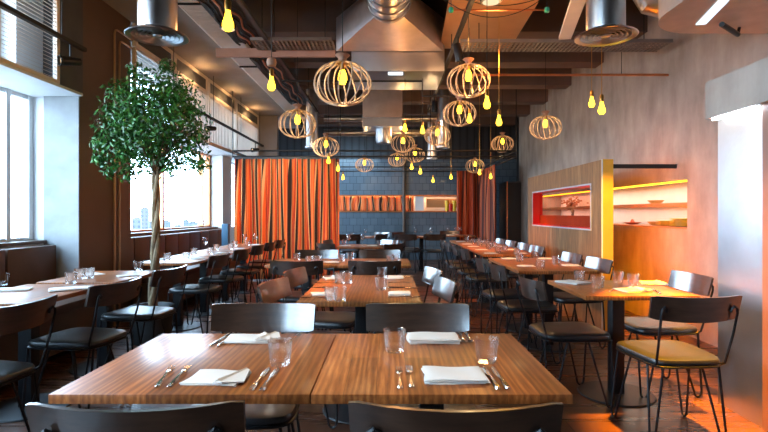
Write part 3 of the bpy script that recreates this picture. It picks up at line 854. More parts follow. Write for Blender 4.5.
w = MB(); rb_(w,px1-.02,px1-.015,wy0+.012,wy1-.012,wz0+.012,wz1-.012); w.build('tinted_pane', REDGL, t)
w = MB(); rb_(w,px1-.012,px1+.02,wy0+.012,wy1-.012,wz0+.012,wz0+.15); w.build('lower_red_panel', plain('orange_lacquer',(.42,.13,.03),.4), t)
w = MB(); rb_(w,px1+.0045,px1+.02,py0+.05,py0+.07,.1,1.7); w.build('wall_glow_strip', WALLGLOW, t)  # added hidden strips, throwing orange onto the wall beside the partition
w = MB(); rb_(w,px1+.001,px1+.02,py0+.3,py0+.32,.1,1.7); w.build('wall_glow_strip', WALLGLOW, t)
# rail from partition to wall
b_ = MB().box(2.431, XR-.001, 5.53, 5.56, 1.755, 1.80).build('wall_rail', BLACKM); tag(b_, 'black horizontal rail between the partition and the plaster wall', 'rail')
b_.parent = None
# serving opening shelf and dishes
t = thing('serving_shelf', (XR, oy0, 1.10), 'orange shelf inside the long opening of the right plaster wall', 'shelf')
MB().box(.03,.39,0,oy1-oy0,.245,.285,.003).build('middle_board', ORANGEP, t)
MB().box(.0,.39,0,oy1-oy0,.001,.02,.002).build('bottom_board', ORANGEP, t)
MB().box(.02,.05,0.02,oy1-oy0-.02,.505,.520).build('light_strip', AMBER, t)
def plates(n, r): 
    m_ = MB()
    for k in range(n): m_.lathe([(0,k*.014),(r*.55,k*.014),(r,k*.014+.012),(r,k*.014+.016),(r*.55,k*.014+.006),(0,k*.014+.006)], n=20)
    return m_
def one_plate(r): return MB().lathe([(0,0),(r*.55,0),(r,.012),(r,.016),(r*.55,.006),(0,.006)], n=20)
pl = one_plate(.13).build('plate', PLATEY); fpl = [False]
for j, (yy, nn_, nm) in enumerate([(6.02,4,'left'),(5.72,6,'right')]):
    for k in range(nn_):
        copyone(pl, 'plate', (XR+.17, yy, 1.121+k*.0152), 0, 'yellow-lit plate in the %s stack on the serving shelf, %s' % (nm, ['lowest','second from below','third from below','fourth from below','fifth from below','topmost'][k]), 'plate', None, fpl)
bw = MB().lathe([(0,0),(.05,0),(.10,.045),(.096,.045),(.045,.006),(0,.006)], n=18).build('serving_bowl', PLATE)
fb = [False]
for x_,y_,z_,l in [(.17,5.47,1.121,'brown bowl at the near end of the serving opening'),(.2,6.35,1.121,'low brown bowl left of the plate stacks in the serving opening'),(.2,6.35,1.386,'yellow dish on the upper shelf of the serving opening')]:
    copyone(bw,'b',(XR+x_,y_,z_),0,l,'bowl',None,fb)
rd = MB().lathe([(0,0),(.05,0),(.12,.03),(.11,.03),(.04,.015),(.025,.04),(.012,.07),(0,.075)], n=18).build('red_dish', PLATER); rd.location = (XR+.15,6.85,1.121); tag(rd,'red dish with knob beside the partition in the serving opening','dish')
# made-up tree shape, stands in for a reflection in the red window
t = thing('tree_reflection_shape', (XR+.2, 9.2, 1.386-.265), 'small dark tree shape standing in for a reflection in the red window', 'ornament')
m_ = MB(); m_.tube([(0,0,0),(0,.02,.10),(0,-.03,.2),(0,.08,.30)], [.035,.025,.02,.012], 8); m_.tube([(0,0,.15),(0,.12,.24),(0,.2,.27)], [.02,.012,.008], 6); m_.build('trunk', TREES, t)
m_ = MB(); rnd = random.Random(3)
for k in range(120):
    q = Vector((rnd.uniform(-.05,.05), rnd.gauss(.05,.17), .33+rnd.gauss(0,.045))); s_ = .035
    m_.box(q.x-.004,q.x+.004,q.y-s_,q.y+s_,q.z-.012,q.z+.012)
m_.build('crown', plain('reflected_crown',(.30,.12,.05),.7), t)

# ------------------------------------------------------------------ RIGHT steel pilaster and pelmet
struct(MB().box(2.13, XR, 1.2, 3.44, 1.90, 2.145).build('trim_30', PLASTER))
struct(MB().box(2.21, XR, 3.0, 3.43, 0, 1.90).build('trim_31', BRUSH))
struct(MB().box(2.19, XR, 1.2, 2.995, 0, 1.90).build('trim_32', plain('reddish_panel',(.22,.10,.07),.45)))
t = MB().box(2.15, 2.18, 3.0, 3.40, 1.885, 1.902).build('pelmet_light', SLOTW); tag(t, 'cool white light strip under the plaster pelmet at the right edge', 'light')

# ------------------------------------------------------------------ TREE
t = thing('ficus_tree', (-2.33, 5.05, 0), 'tall ficus tree with twisted trunk and round leafy crown in front of the left column', 'tree')
for k in range(3):
    a0 = 2*pi*k/3; pts = []; rr = []
    for i in range(40):
        s_ = i/39; z_ = .30 + 1.5*s_; a = a0 + s_*9
        r_ = .024*(1-.25*s_)
        pts.append((r_*cos(a)+.015*sin(4*s_)+.05*s_, r_*sin(a), z_)); rr.append(.029*(1-.3*s_))
    MB().tube(pts, rr, 8).build('trunk', BARK, t)
rnd = random.Random(11)
br_ = MB()
for k in range(26):
    a = rnd.uniform(0,2*pi); e = rnd.uniform(.15,1.3); L = rnd.uniform(.3,.55)
    s0 = Vector((.05,0,1.62+rnd.uniform(0,.2))); e1 = s0 + Vector((cos(a)*cos(e)*L, sin(a)*cos(e)*L, sin(e)*L*1.5))
    mid = s0.lerp(e1,.5) + Vector((rnd.uniform(-.05,.05),rnd.uniform(-.05,.05),.05))
    br_.tube([s0, mid, e1], [.013,.008,.003], 5)
br_.build('branches', TREES, t)
lf = MB()
cc = Vector((.0,0,2.20))
lobes = [(Vector((0,0,2.22)),.42),(Vector((-.28,.05,2.12)),.30),(Vector((.27,-.05,2.15)),.31),(Vector((.05,.1,2.45)),.30),(Vector((-.22,0,2.38)),.26),(Vector((.24,.05,2.37)),.26),(Vector((-.33,-.05,1.93)),.22),(Vector((.35,.03,1.88)),.20),(Vector((.0,-.15,2.0)),.30),(Vector((-.08,.15,1.9)),.28)]
tips = [(Vector((.50,-.02,1.74)),.09),(Vector((-.40,.0,1.70)),.10),(Vector((-.50,0,1.98)),.09),(Vector((.48,0,2.06)),.10),(Vector((-.22,0,1.66)),.10),(Vector((.20,0,1.72)),.10),(Vector((.15,0,2.72)),.09),(Vector((-.15,0,2.66)),.10),(Vector((-.52,0,1.80)),.07)]
def leaf(c_, nrm, s_):
    nrm = nrm.normalized(); t1 = nrm.orthogonal().normalized(); t1 = (Matrix.Rotation(rnd.uniform(0,2*pi), 3, nrm) @ t1)
    t1 = (t1 + Vector((0,0,-.7))).normalized(); t1 = (t1 - nrm*t1.dot(nrm)).normalized(); t2 = nrm.cross(t1)
    P_ = [c_-t1*s_, c_-t1*s_*.2+t2*s_*.42+nrm*s_*.10, c_+t1*s_*.55+t2*s_*.25, c_+t1*s_*1.1, c_+t1*s_*.55-t2*s_*.25, c_-t1*s_*.2-t2*s_*.42+nrm*s_*.10]
    v_ = [lf.bm.verts.new(q) for q in P_]
    lf.bm.faces.new((v_[0],v_[1],v_[2],v_[3])); lf.bm.faces.new((v_[0],v_[3],v_[4],v_[5]))
for (lc_, lr) in lobes+tips:
    cnt = int(9500*lr*lr) if lr > .15 else 90
    for k in range(cnt):
        u = Vector((rnd.gauss(0,1), rnd.gauss(0,1), rnd.gauss(0,1))).normalized(); rad = lr*rnd.uniform(.45,1.08)
        p__ = lc_ + Vector((u.x*rad, u.y*rad, u.z*rad*.95))
        leaf(p__, u + Vector((rnd.gauss(0,.6), rnd.gauss(0,.6), rnd.gauss(0,.6)+.3)), rnd.uniform(.018,.032))
lf.build('foliage', LEAF, t, fixn=False)
MB().lathe([(0,0),(.17,0),(.21,.36),(.195,.36),(.165,.30),(0,.30)], n=24).build('planter', POTM, t)

# ------------------------------------------------------------------ PENDANTS
def make_pendant():
    t = thing('cage_pendant', (0,0,0), None, 'lamp')
    m_ = MB(); Rr, H = .21, .155; n = 16
    for k in range(n):
        a0 = 2*pi*k/n; pts = []
        for i in range(15):
            th = -1.42 + (1.42+1.38)*i/14; a = a0 + .13*sin(th)
            r_ = Rr*cos(th)**.85; pts.append((r_*cos(a), r_*sin(a), H*sin(th)))
        m_.tube(pts, .0055, 5)
    for th in (-1.42, 1.38):
        r_ = Rr*cos(th)**.85; m_.tube([(r_*cos(2*pi*k/20), r_*sin(2*pi*k/20), H*sin(th)) for k in range(20)], .007, 5, closed=True)
    m_.build('cage', CAGE, t)
    MB().lathe([(0,.15),(.040,.15),(.030,.175),(.032,.19),(.055,.212),(.045,.222),(0,.222)], n=16).build('cap', CAPW, t)
    MB().lathe([(0,.07),(.018,.075),(.034,.04),(.032,.0),(.022,-.03),(0,-.035)][::-1] if False else [(0,-.035),(.022,-.03),(.034,0),(.032,.035),(.018,.072),(0,.075)], c=(0,0,.03), n=14).build('bulb', BULB, t)
    MB().lathe([(0,.095),(.018,.095),(.018,.15),(0,.15)], n=10).build('socket', BRASS, t)
    return t
pend0 = make_pendant(); fp = [True]; PD = []
def pendant(px, py, wpx, label):
    d = .42*F/wpx; x_, z_ = X(px, d), Z(py, d)
    PD.append((x_, d, z_))
    if fp[0]: fp[0] = False; r = pend0; r.location = (x_,d,z_); tag(r, label, None)
    else: r = dup(pend0, (x_,d,z_), random.uniform(0,3), label)
    return r, (x_, d, z_)
pl_ = [(342.5,84,57,'large round cage pendant lamp hanging centre-left in front of the duct box'),(297.5,124,37,'cage pendant lamp at the left, above the striped curtain'),(326,147,26,'smaller cage pendant over the right end of the striped curtain'),
 (364.5,165,18.5,'small cage pendant in front of the tiled wall, left of the back cluster'),(468.5,81,43,'large cage pendant right of centre, topmost below the spotlight'),(459.5,113.5,33,'cage pendant just below the large right-centre one'),
 (437.5,135.5,26,'cage pendant right of the back cluster beside the vertical duct'),(403,143.5,23.5,'upper cage pendant of the back centre cluster'),(415,155,19.5,'lower right cage pendant of the back centre cluster'),(397,160,17.5,'lower left cage pendant of the back centre cluster'),
 (545.5,127.5,31,'lone cage pendant against the plaster wall at the right'),(502.5,144,22,'cage pendant against the dark boards, left of the plaster wall'),(475,166,18.5,'small cage pendant in front of the rust curtain')]
top_of = lambda y_: min([3.45 if any(b <= y_ <= b+.30 for b in (4.9,6.15,7.4,8.7,9.98,11.25,12.55)) else ZC-.0005])
for a in pl_:
    r, L_ = pendant(*a)
for r in [o for o in COL.objects if o.name.startswith('cage_pendant')]:
    zt = top_of(r.location.y) - r.location.z
    MB().tube([(0,0,.22),(0,0,zt)], .0035, 5).build('cord', CORD, r)
def make_bulb():
    t = thing('hanging_bulb', (0,0,0), None, 'lamp')
    MB().lathe([(0,-.055),(.017,-.052),(.0285,-.033),(.028,-.018),(.016,.02),(.012,.045),(0,.045)], n=12).build('bulb', BULB, t)
    MB().lathe([(0,.045),(.016,.045),(.017,.085),(.012,.10),(0,.10)], n=10).build('socket', BRASS, t)
    return t
b0 = make_bulb(); fb_ = [True]
bl = [(228,20,2.5,'bare bulb at the upper left edge, in front of a round lens'),(271.5,83,3.6,'bare bulb under a small wooden knob at the upper left'),(487,102,4.1,'bare bulb right of the large right-centre cage pendant'),(499,120,4.8,'bare bulb below the copper pipe, right of centre'),
 (591.7,101.5,4.7,'farther bulb of the pair hanging under the right round diffuser'),(601.7,107.5,4.0,'nearer bulb of the pair hanging under the right round diffuser'),(469.5,118,5.6,'bare bulb beside the second right-centre cage pendant'),(405,127.5,6.5,'left bare bulb beneath the duct box'),
 (422.5,129.5,6.5,'right bare bulb beneath the duct box'),(328.5,160,7.5,'bare bulb below the small cage pendant over the curtain end'),(338,168,8.5,'bare bulb at the right edge of the striped curtain'),(343,177,10,'bare bulb at the tiled wall just right of the striped curtain'),
 (411.7,166.5,9,'left of two bare bulbs below the back cluster'),(420.3,171,9,'right of two bare bulbs below the back cluster'),(433,180,11,'lowest bare bulb in front of the tiled wall'),(451,176.5,10.5,'bare bulb left of the rust curtain'),(479.5,172,9.5,'left bare bulb in front of the rust curtain'),(490.7,176,10,'right bare bulb in front of the rust curtain')]
for px_, py_, d, l in bl:
    x_, z_ = X(px_, d), Z(py_, d)
    if fb_[0]: fb_[0] = False; r = b0; r.location = (x_,d,z_); tag(r, l, None)
    else: r = dup(b0, (x_,d,z_), 0, l)
for r in [o for o in COL.objects if o.name.startswith('hanging_bulb')]:
    zt = top_of(r.location.y) - r.location.z
    MB().tube([(0,0,.098),(0,0,zt)], .003, 5).build('cord', CORD if r.location.x < 1 else BRASS, r)
    if abs(r.location.y-3.6) < .01: MB().lathe([(0,.11),(.03,.12),(.036,.145),(.03,.17),(0,.18)], n=12).build('knob', CAPW, r)

# ------------------------------------------------------------------ CEILING DUCTS
def diffuser(cx, cy, z, label):
    t = thing('round_diffuser', (cx, cy, z), label, 'vent')
    MB().lathe([(.125,.02),(.13,.05),(.13,ZC-z),(.122,ZC-z),(.117,.05)], n=32, closed=True).build('duct', GALV, t)
    MB().lathe([(0,ZC-z-.02),(.12,ZC-z-.02),(.12,ZC-z),(0,ZC-z)], n=24).build('ceiling_plate', GALV, t)
    b = MB()
    b.lathe([(.205,-.004),(.212,.0),(.205,.006),(.135,.04),(.131,.036),(.195,.0)], n=40, closed=True)
    b.build('flange', GALV, t)
    c_ = MB()
    for r_ in (.175,.145,.115,.085,.055): c_.lathe([(r_,.0),(r_-.018,.022),(r_-.021,.022),(r_-.004,.0)], n=32, closed=True)
    c_.lathe([(0,-.01),(.03,.0),(.035,.01),(0,.03)], n=16)
    c_.box(-.19,.19,-.006,.006,.012,.018); c_.box(-.006,.006,-.19,.19,.012,.018)
    c_.build('louvre_rings', GALV, t)
    MB().lathe([(0,.045),(.127,.045),(.127,.048),(0,.048)], n=32).build('duct_shade_disc', BLACKM, t)  # dark disc standing in for the shade inside the duct
diffuser(-1.62, 3.6, 2.51, 'round metal air diffuser at the end of a duct above the tree')
diffuser(1.53, 3.6, 2.51, 'round metal air diffuser upper right with two bulbs hanging by it')
# centre round duct + transition + plenum
t = thing('ventilation_duct', (.0, 5.2, 3.2), 'large ringed metal duct widening into a rectangular plenum at the top centre', 'duct')
rd_ = MB(); yA, yB = -1.2, .05; cr, cz = .22, .235
rings = []
for y_ in arc(yA, yB, 2): rings.append([(cr*cos(2*pi*k/32)+.01, y_, cz+cr*sin(2*pi*k/32)) for k in range(32)])
rd_.loft(rings)
rd_.build('round_duct', GALV, t)
rr_ = MB()
for k in range(7): y_ = yA+.15+k*.17; rr_.tube([(.01+(cr+.004)*cos(2*pi*q/28), y_, cz+(cr+.004)*sin(2*pi*q/28)) for q in range(28)], .009, 5, closed=True)
rr_.build('duct_rings', GALV, t)
def sq(hx, hz, cx_, cz_, y_, n=32):
    out_ = []
    for k in range(n):
        a = 2*pi*k/n; c1, s1 = cos(a), sin(a); m1 = max(abs(c1), abs(s1)); out_.append((cx_+hx*c1/m1, y_, cz_+hz*s1/m1))
    return out_
MB().loft([[(cr*cos(2*pi*k/32)+.01, .05, cz+cr*sin(2*pi*k/32)) for k in range(32)], sq(.64,.20,.02,.21,.93)], cap=False, smooth=False).build('transition', plain('satin_duct_steel',(.78,.66,.64),.42,metal=.8,noise=.1), t)
MB().box(-.44,.68,.96,1.9,-.22,.5,.006).build('plenum', BRUSH, t)
sl = MB().box(-.0,.18,.94,.958,-.27,-.235).build('slot_light', SLOT, t)
# second box with spigot
t = thing('duct_box', (X(382.5,9), 9, 2.8), 'brownish metal duct box with a round spigot hanging below, in the back centre', 'duct')
MB().box(-.35,.35,0,.6,.16,.9,.006).build('body', plain('tan_sheet_metal',(.42,.31,.25),.5,metal=.5), t)
MB().loft([[(-.35,0,.159),(.35,0,.159),(.35,.6,.159),(-.35,.6,.159)],[(-.35,.0,.0),(.35,.0,.0),(.35,.6,.0),(-.35,.6,.0)]], smooth=False).build('collar', BRUSH, t)
MB().lathe([(.0,-.28),(.13,-.26),(.15,-.2),(.15,-.001),(0,-.001)], c=(.02,.3,0), n=24).build('spigot', GALV, t)
for i, (zc_, l) in enumerate([(3.12,'upper horizontal round duct crossing behind the duct box'),(2.84,'lower horizontal round duct crossing behind the duct box')]):
    o = MB().tube([(-1.25,10,zc_),(1.1,10,zc_)], .065, 16).build('cross_duct', GALV); tag(o, l, 'duct')
for (px_, ya, yb, w_, d, l) in [(312,116,148,12,9.3,'vertical round duct stub left, above the striped curtain'),(443,116,148,12,9.3,'vertical round duct stub right of the back cluster'),(432,130,159,9,10.5,'thin vertical duct stub right behind the back cluster')]:
    r_ = w_*d/F/2; z0_, z1_ = Z(yb,d), 3.449 if False else 3.9
    o = MB().lathe([(r_*1.15,z0_),(r_*1.15,z0_+.03),(r_,z0_+.04),(r_,ZC+.002),(r_*.95,ZC+.002),(r_*.95,z0_)], c=(X(px_,d),d,0), n=20, closed=True).lathe([(0,ZC-.02),(r_*.94,ZC-.02),(r_*.94,ZC+.002),(0,ZC+.002)], c=(X(px_,d),d,0), n=20).build('vertical_duct', GALV); tag(o, l, 'duct')
# ceiling hung items
def runbar(name, a, b, r, mat, label, cat, n=8):
    o = MB().tube([a, b], r, n).build(name, mat); return tag(o, label, cat)
runbar('copper_pipe', (.90,5.7,2.81), (XR-.001,5.7,2.81), .014, COPPER, 'thin copper pipe crossing the room to the right plaster wall', 'pipe')
for h_ in (1.1,2.6): MB().tube([(h_,5.7,2.82),(h_,5.7,ZC)], .004, 5).build('hanger', CORD, bpy.data.objects['copper_pipe'])
# track rails along y with hangers
def track(x_, z_, y0_, y1_, label, ztop, hang):
    t = thing('track_rail', (x_, (y0_+y1_)/2, z_), label, 'rail')
    cy_ = (y0_+y1_)/2
    MB().box(-.02,.02,y0_-cy_,y1_-cy_,0,.035).build('rail', BLACKM, t)
    for h_ in hang: MB().tube([(0,h_-cy_,.035),(0,h_-cy_,ztop-z_-.0005)], .005, 5).build('hanger', BLACKM, t)
track(-1.29,3.1,.5,9.5,'black track rail running lengthwise left of the centre pendants', ZC, [1.2,2.9,4.4,5.8,7.1,8.3])
track(.72,3.08,.5,9.2,'black track rail running lengthwise right of centre with spotlights', ZC, [1.2,2.9,4.4,5.8,7.1,8.3])
t = track(-2.93,2.83,1.0,4.95,'black track rail in front of the near left louvres', 3.58, [1.6,3.2,4.6])
track(-2.93,2.83,6.6,12.0,'black track rail in front of the far left louvres', 3.58, [7,8.6,10.2,11.7])
def spot(x_, y_, z_, dirv, label, lens=LAMPF):
    t = thing('spotlight', (x_,y_,z_), label, 'lamp')
    dv = Vector(dirv).normalized(); q = dv.to_track_quat('Z','Y').to_matrix().to_4x4()
    MB().lathe([(0,-.09),(.032,-.09),(.04,-.08),(.045,.07),(.05,.075),(.05,.09),(.043,.09),(.04,.06),(0,.06)], n=20).move(q).build('housing', STEEL, t)
    MB().lathe([(0,.062),(.038,.062),(.036,.068),(0,.075)], n=18).move(q).build('lens', lens, t)
    MB().tube([(0,0,.04),(0,0,.16)], .008, 6).build('bracket', STEEL, t)
    return t
spot(-2.93,4.72,2.67,(-.62,-.75,-.12),'black spotlight on the near left track beside the dark column')
spot(-2.93,8.45,2.67,(-.62,-.75,-.12),'black spotlight on the far left track, behind the tree crown')
spot(-2.93,11.3,2.67,(-.62,-.75,-.12),'small spotlight at the far end of the far left track')
spot(.72,5.25,2.92,(.25,.1,-1),'grey spotlight above the large right-centre cage pendant', BLACKM)
spot(.72,7.9,2.92,(.0,.1,-1),'grey spotlight farther along the right-centre track', BLACKM)
# cable trays crossing
TRAYM = plain('grey_tray_metal', (.20,.18,.17), .5, metal=.4)
def tray(x0, x1, y0, y1, z, label):
    t = thing('cable_tray', ((x0+x1)/2,(y0+y1)/2,z), label, 'tray')
    hx, hy = (x1-x0)/2, (y1-y0)/2
    m_ = MB(); m_.box(-hx,hx,-hy,-hy+.01,0,.035); m_.box(-hx,hx,hy-.01,hy,0,.035)
    x_ = -hx
    while x_ < hx: m_.box(x_, x_+.02, -hy+.01, hy-.01, 0, .006); x_ += .045
    for k in range(1,6): m_.box(-hx,hx,-hy+2*hy*k/6-.008,-hy+2*hy*k/6+.008,.006,.01)
    m_.build('tray_mesh', TRAYM, t)
    for h_ in (-hx*.8, hx*.8): MB().tube([(h_,0,.01),(h_,0,ZC-z-.0005)], .005, 5).build('hanger', BLACKM, t)
tray(-1.46,-.60,5.42,5.75,3.10,'perforated metal tray crossing left of the plenum')
tray(.75,2.95,5.30,5.62,3.04,'perforated metal tray crossing right of the plenum')
o = MB().box(-1.95,-.6,5.80,5.84,3.045,3.14).build('fascia_board', plain('salmon_board',(.45,.26,.21),.6)); tag(o, 'salmon coloured board along the left perforated tray', 'board')
# diagonal strut on the right
o = MB().box(-.06,.06,-.75,.75,-.02,.02).build('angled_tray', PERF); o.location = (1.66,4.55,3.08); o.rotation_euler = (0,0,-.22); tag(o, 'narrow pale tray running diagonally beside the right diffuser', 'tray')
# orange lit ceiling panel
o = MB().box(-.43,.43,-1.3,1.3,0,.04).build('ceiling_panel', ORANGEP); o.location = (1.02,5.0,3.30); o.rotation_euler.z = -.04; tag(o, 'orange ceiling panel right of the centre duct', 'panel')
# conduit
o = MB().tube([(X(282,6.6),6.6,Z(81,6.6)),(X(422,6.6),6.6,Z(81,6.6)),(X(422,6.6),6.6,Z(96,6.6)),(X(474,6.6),6.6,Z(96.5,6.6))], .012, 6).build('conduit', BLACKM); tag(o, 'thin black conduit with a step, crossing behind the big centre pendant', 'pipe')
# dark wavy cable bundle left
for k, (dx, l) in enumerate([(0,'dark cable bundle section above the left bare bulb'),(1,'dark cable bundle section farther along the left rail')]):
    y0_, y1_ = [(4.4,6.1),(6.72,9.4)][k]
    m_ = MB(); rnd = random.Random(k)
    m_.box(-1.80,-1.46,y0_,y1_,3.30,3.33)
    m_.box(-1.82,-1.80,y0_,y1_,3.30,3.38); m_.box(-1.46,-1.44,y0_,y1_,3.30,3.38)
    o = m_.build('cable_trough', BLACKM)
    for q in range(6):
        x_ = -1.77+q*.055; pts = [(x_+.02*sin(i*.8+q), y0_+(y1_-y0_)*i/24, 3.285+.012*sin(i+q*2)) for i in range(25)]
        c_ = MB().tube(pts, .012, 5).build('cable', COPPER if q in (2,4) else CORD, o)
    for y_ in (y0_+.4, y1_-.4): MB().tube([(-1.63,y_,3.329),(-1.63,y_,3.45 if any(b <= y_ <= b+.3 for b in (4.9,6.15,7.4,8.7)) else ZC-.0005)], .006, 5).build('hanger', BLACKM, o)
    tag(o, l, 'cables')
for k, (px_, py_, d) in enumerate([(225,31.5,5.6),(245,65,8.0)]):
    x_ = X(px_-12,d); o = MB().tube([(-2.32, d, 3.56),(-1.6, d, 3.56)], .014, 6).build('support_arm', STEEL); tag(o, 'grey support arm across the perforated strip, %s one' % ['nearer','farther'][k], 'bracket')
# round lens disc near bulb, hung
t = thing('round_downlight', (X(228,5.4), 5.4, Z(29,5.4)), 'round downlight with grey rim behind the upper left bare bulb', 'lamp')
MB().lathe([(0,.0),(.07,.0),(.085,.004),(.085,.05),(.06,.08),(0,.08)], n=24).build('rim', STEEL, t)
MB().lathe([(0,-.006),(.068,-.004),(.068,-.001),(0,-.001)], n=24).build('lens', LAMPF, t)
MB().tube([(0,0,.08),(0,0,ZC-Z(29,5.4)-.0005)], .008, 6).build('rod', STEEL, t)
t = thing('oval_downlight', (X(491,4.2), 4.2, Z(2,4.2)), 'oval glowing downlight at the top right of centre', 'lamp')
MB().lathe([(0,.0),(.075,.0),(.09,.004),(.09,.05),(.06,.08),(0,.08)], n=24).build('rim', STEEL, t)
MB().lathe([(0,-.006),(.068,-.004),(.068,-.001),(0,-.001)], n=24).build('lens', LAMPF, t)
MB().tube([(0,0,.08),(0,0,ZC-Z(2,4.2)-.0005)], .008, 6).build('rod', STEEL, t)
# copper rod with green insulators and drooping wires
t = thing('insulator_rod', (X(499,4.6), 4.6, Z(10,4.6)), 'thin copper rod with green end caps and drooping black wires near the ceiling', 'rod')
hw = 48*4.6/F
MB().tube([(-hw,0,0),(hw,0,0)], .009, 6).build('rod', COPPER, t)
for s_ in (-1,1):
    MB().lathe([(0,-.025),(.02,-.02),(.026,0),(.02,.02),(0,.025)], c=(s_*hw,0,0), n=12).build('end_cap', GREEN_G, t)
    MB().tube([(s_*hw,0,.02),(s_*hw,0,ZC-Z(10,4.6)-.0005)], .004, 5).build('hanger', CORD, t)
for k, sg in enumerate((.10,.22)):
    pts = [(-hw-.15*k+(2*hw+.15*k)*i/20, -.05-.04*k, .12 - sg*4*(i/20)*(1-i/20)) for i in range(21)]
    MB().tube(pts, .004, 5).build('wire', CORD, t)
# bulkhead slab top right
t = thing('ceiling_bulkhead', (2.6, 3.0, 2.75), 'beige rounded bulkhead slab at the upper right with a cool slot light', 'bulkhead')
pts = []
x0_, x1_, y0_, y1_ = -.54, .519, -1.9, 1.22; r_ = .42
pts = [(x1_,y0_),(x1_,y1_)]
for k in range(9): a = pi/2 + (pi/2)*k/8; pts.append((x0_+r_+r_*cos(a), y1_-r_+r_*sin(a)))
for k in range(9): a = pi + (pi/2)*k/8; pts.append((x0_+r_+r_*cos(a), .1+r_+r_*sin(a)-.05))
pts += [(x0_+r_+.3, y0_)]
MB().loft([[(a,b,0) for a,b in pts],[(a,b,.25) for a,b in pts]], smooth=False).build('slab', plain('beige_bulkhead', (.62,.56,.51), .7), t)
sl = MB().box(-.035,.035,-.26,.26,-.008,-.0005); sl.move(Matrix.Translation((-.22,.75,0)) @ Matrix.Rotation(-.25,4,'Z')); sl.build('slot_light', SLOT, t)
sp_ = thing('tube_spot', (2.66,3.97,2.69), 'black tube lamp under the beige bulkhead at the upper right', 'lamp')
MB().tube([(-.15,-.12,-.0),(.12,.10,.0)], .02, 12).build('tube', STEEL, sp_); MB().tube([(.12,.10,0),(.14,.11,.0595)], .012, 8).build('bracket', STEEL, sp_)
# curved round duct behind bulkhead
o = MB().tube([(XR-.001,4.7,3.25),(2.8,4.7,3.2),(2.5,4.75,3.3),(2.35,4.8,3.6),(2.33,4.8,ZC-.001)], .2, 20).build('elbow_duct', GALV); tag(o, 'dark curved duct elbow above the bulkhead on the right wall', 'duct')

# gold pipes on the column
for k, px_ in enumerate((115, 119.8)):
    d = 3.07*F/(VX-px_); zt = 3.35-.10*k
    o = MB().tube([(-3.075,d,.0),(-3.075,d,zt-.06),(-3.075,d+.02,zt-.015),(-3.075,d+.06,zt),(-3.075,6.16,zt)], .011, 8).build('gold_pipe', GOLDP); tag(o, 'thin gold pipe running up the brown column, %s of the two' % ['left','right'][k], 'pipe')
# small blue box at curtain's left end
o = MB().box(-.06,.06,-.06,.06,0,.45,.01).build('blue_post', BLUEB); o.location = (X(227.5,9.4),9.3,.751); 
tag(o, 'dark blue panel standing at the left end beside the striped curtain', 'panel'); o.location.z = 0.0; o.scale = (1,1,2.4)

# ------------------------------------------------------------------ CITY outside
cg = thing('city', (0,0,0), None, 'x'); bpy.data.objects.remove(cg)
gr = MB().box(-900,-40,-200,900,-61,-60).build('city_ground', CITYG); struct(gr)
def tower(px_, ytop, wpx, d, label):
    x_ = X(px_, d); top = Z(ytop, d); w_ = wpx*d/F
    t = MB(); h_ = top+60
    t.box(-w_/2, w_/2, -w_/2, w_/2, 0, h_); t.box(-w_/4, w_/4, -w_/4, w_/4, h_, h_+w_*.12)
    o = t.build('tower_block', FACADE); o.location = (x_, d, -60); o.rotation_euler.z = .3
    tag(o, label, 'building')
tower(1,196,6,300,'far tower seen at the photo edge through the near window')
tower(35,188,11,300,'tall pale blue tower seen through the narrow near window pane')
tower(28,206,7,380,'lower tower left of the tall pale blue one')
tower(145,208,7,420,'pale tower left of the tree trunk in the far window')
tower(137,218,8,330,'low grey block at the left of the far window')
tower(133,230,6,250,'small dark block at the lower left of the far window')
k = 0
for px_, yt, w_ in [(150,222,9),(166,221,8),(178,226,10),(186,220,5),(193,222,9),(201,219,6),(208,224,8)]:
    tower(px_, yt, w_, 460+130*(k%2), 'hazy low city block beyond the far window, %s from the left' % ['first','second','third','fourth','fifth','sixth','seventh'][k]); k += 1

# ------------------------------------------------------------------ LIGHTS
W = bpy.data.worlds.new('World'); sc.world = W; W.use_nodes = True
wn = W.node_tree; bg = wn.nodes['Background']
tc = wn.nodes.new('ShaderNodeTexCoord'); sx_ = wn.nodes.new('ShaderNodeSeparateXYZ'); wn.links.new(tc.outputs['Generated'], sx_.inputs[0])
cr_ = wn.nodes.new('ShaderNodeValToRGB'); wn.links.new(sx_.outputs[2], cr_.inputs[0])
cr_.color_ramp.elements[0].position = 0; cr_.color_ramp.elements[0].color = (.60,.81,1,1)
cr_.color_ramp.elements[1].position = .5; cr_.color_ramp.elements[1].color = (.45,.72,1,1)
wn.links.new(cr_.outputs[0], bg.inputs[0]); bg.inputs[1].default_value = 12.5
def area(loc, rot, sx, sy, power, col, portal=False, spread=None, name='l'):
    l = bpy.data.lights.new(name, 'AREA'); l.shape = 'RECTANGLE'; l.size = sx; l.size_y = sy; l.energy = power; l.color = col
    o = bpy.data.objects.new(name, l); COL.objects.link(o); o.location = loc; o.rotation_euler = rot
    if portal: l.cycles.is_portal = True
    if spread: l.spread = spread
    return o
area((XL-.28,1.0,1.72), (0,-pi/2,0), 1.45, 8.3, 1, (1,1,1), True, name='window_portal')
area((XL-.28,8.3,1.72), (0,-pi/2,0), 1.45, 4.0, 1, (1,1,1), True, name='window_portal')
area((XL-.28,.8,2.96), (0,-pi/2,0), .7, 7.9, 1, (1,1,1), True, name='window_portal')
area((XL-.28,9.1,2.96), (0,-pi/2,0), .7, 5.7, 1, (1,1,1), True, name='window_portal')
area((XL-.28,12.45,1.72), (0,-pi/2,0), 1.45, 2.5, 1, (1,1,1), True, name='window_portal')
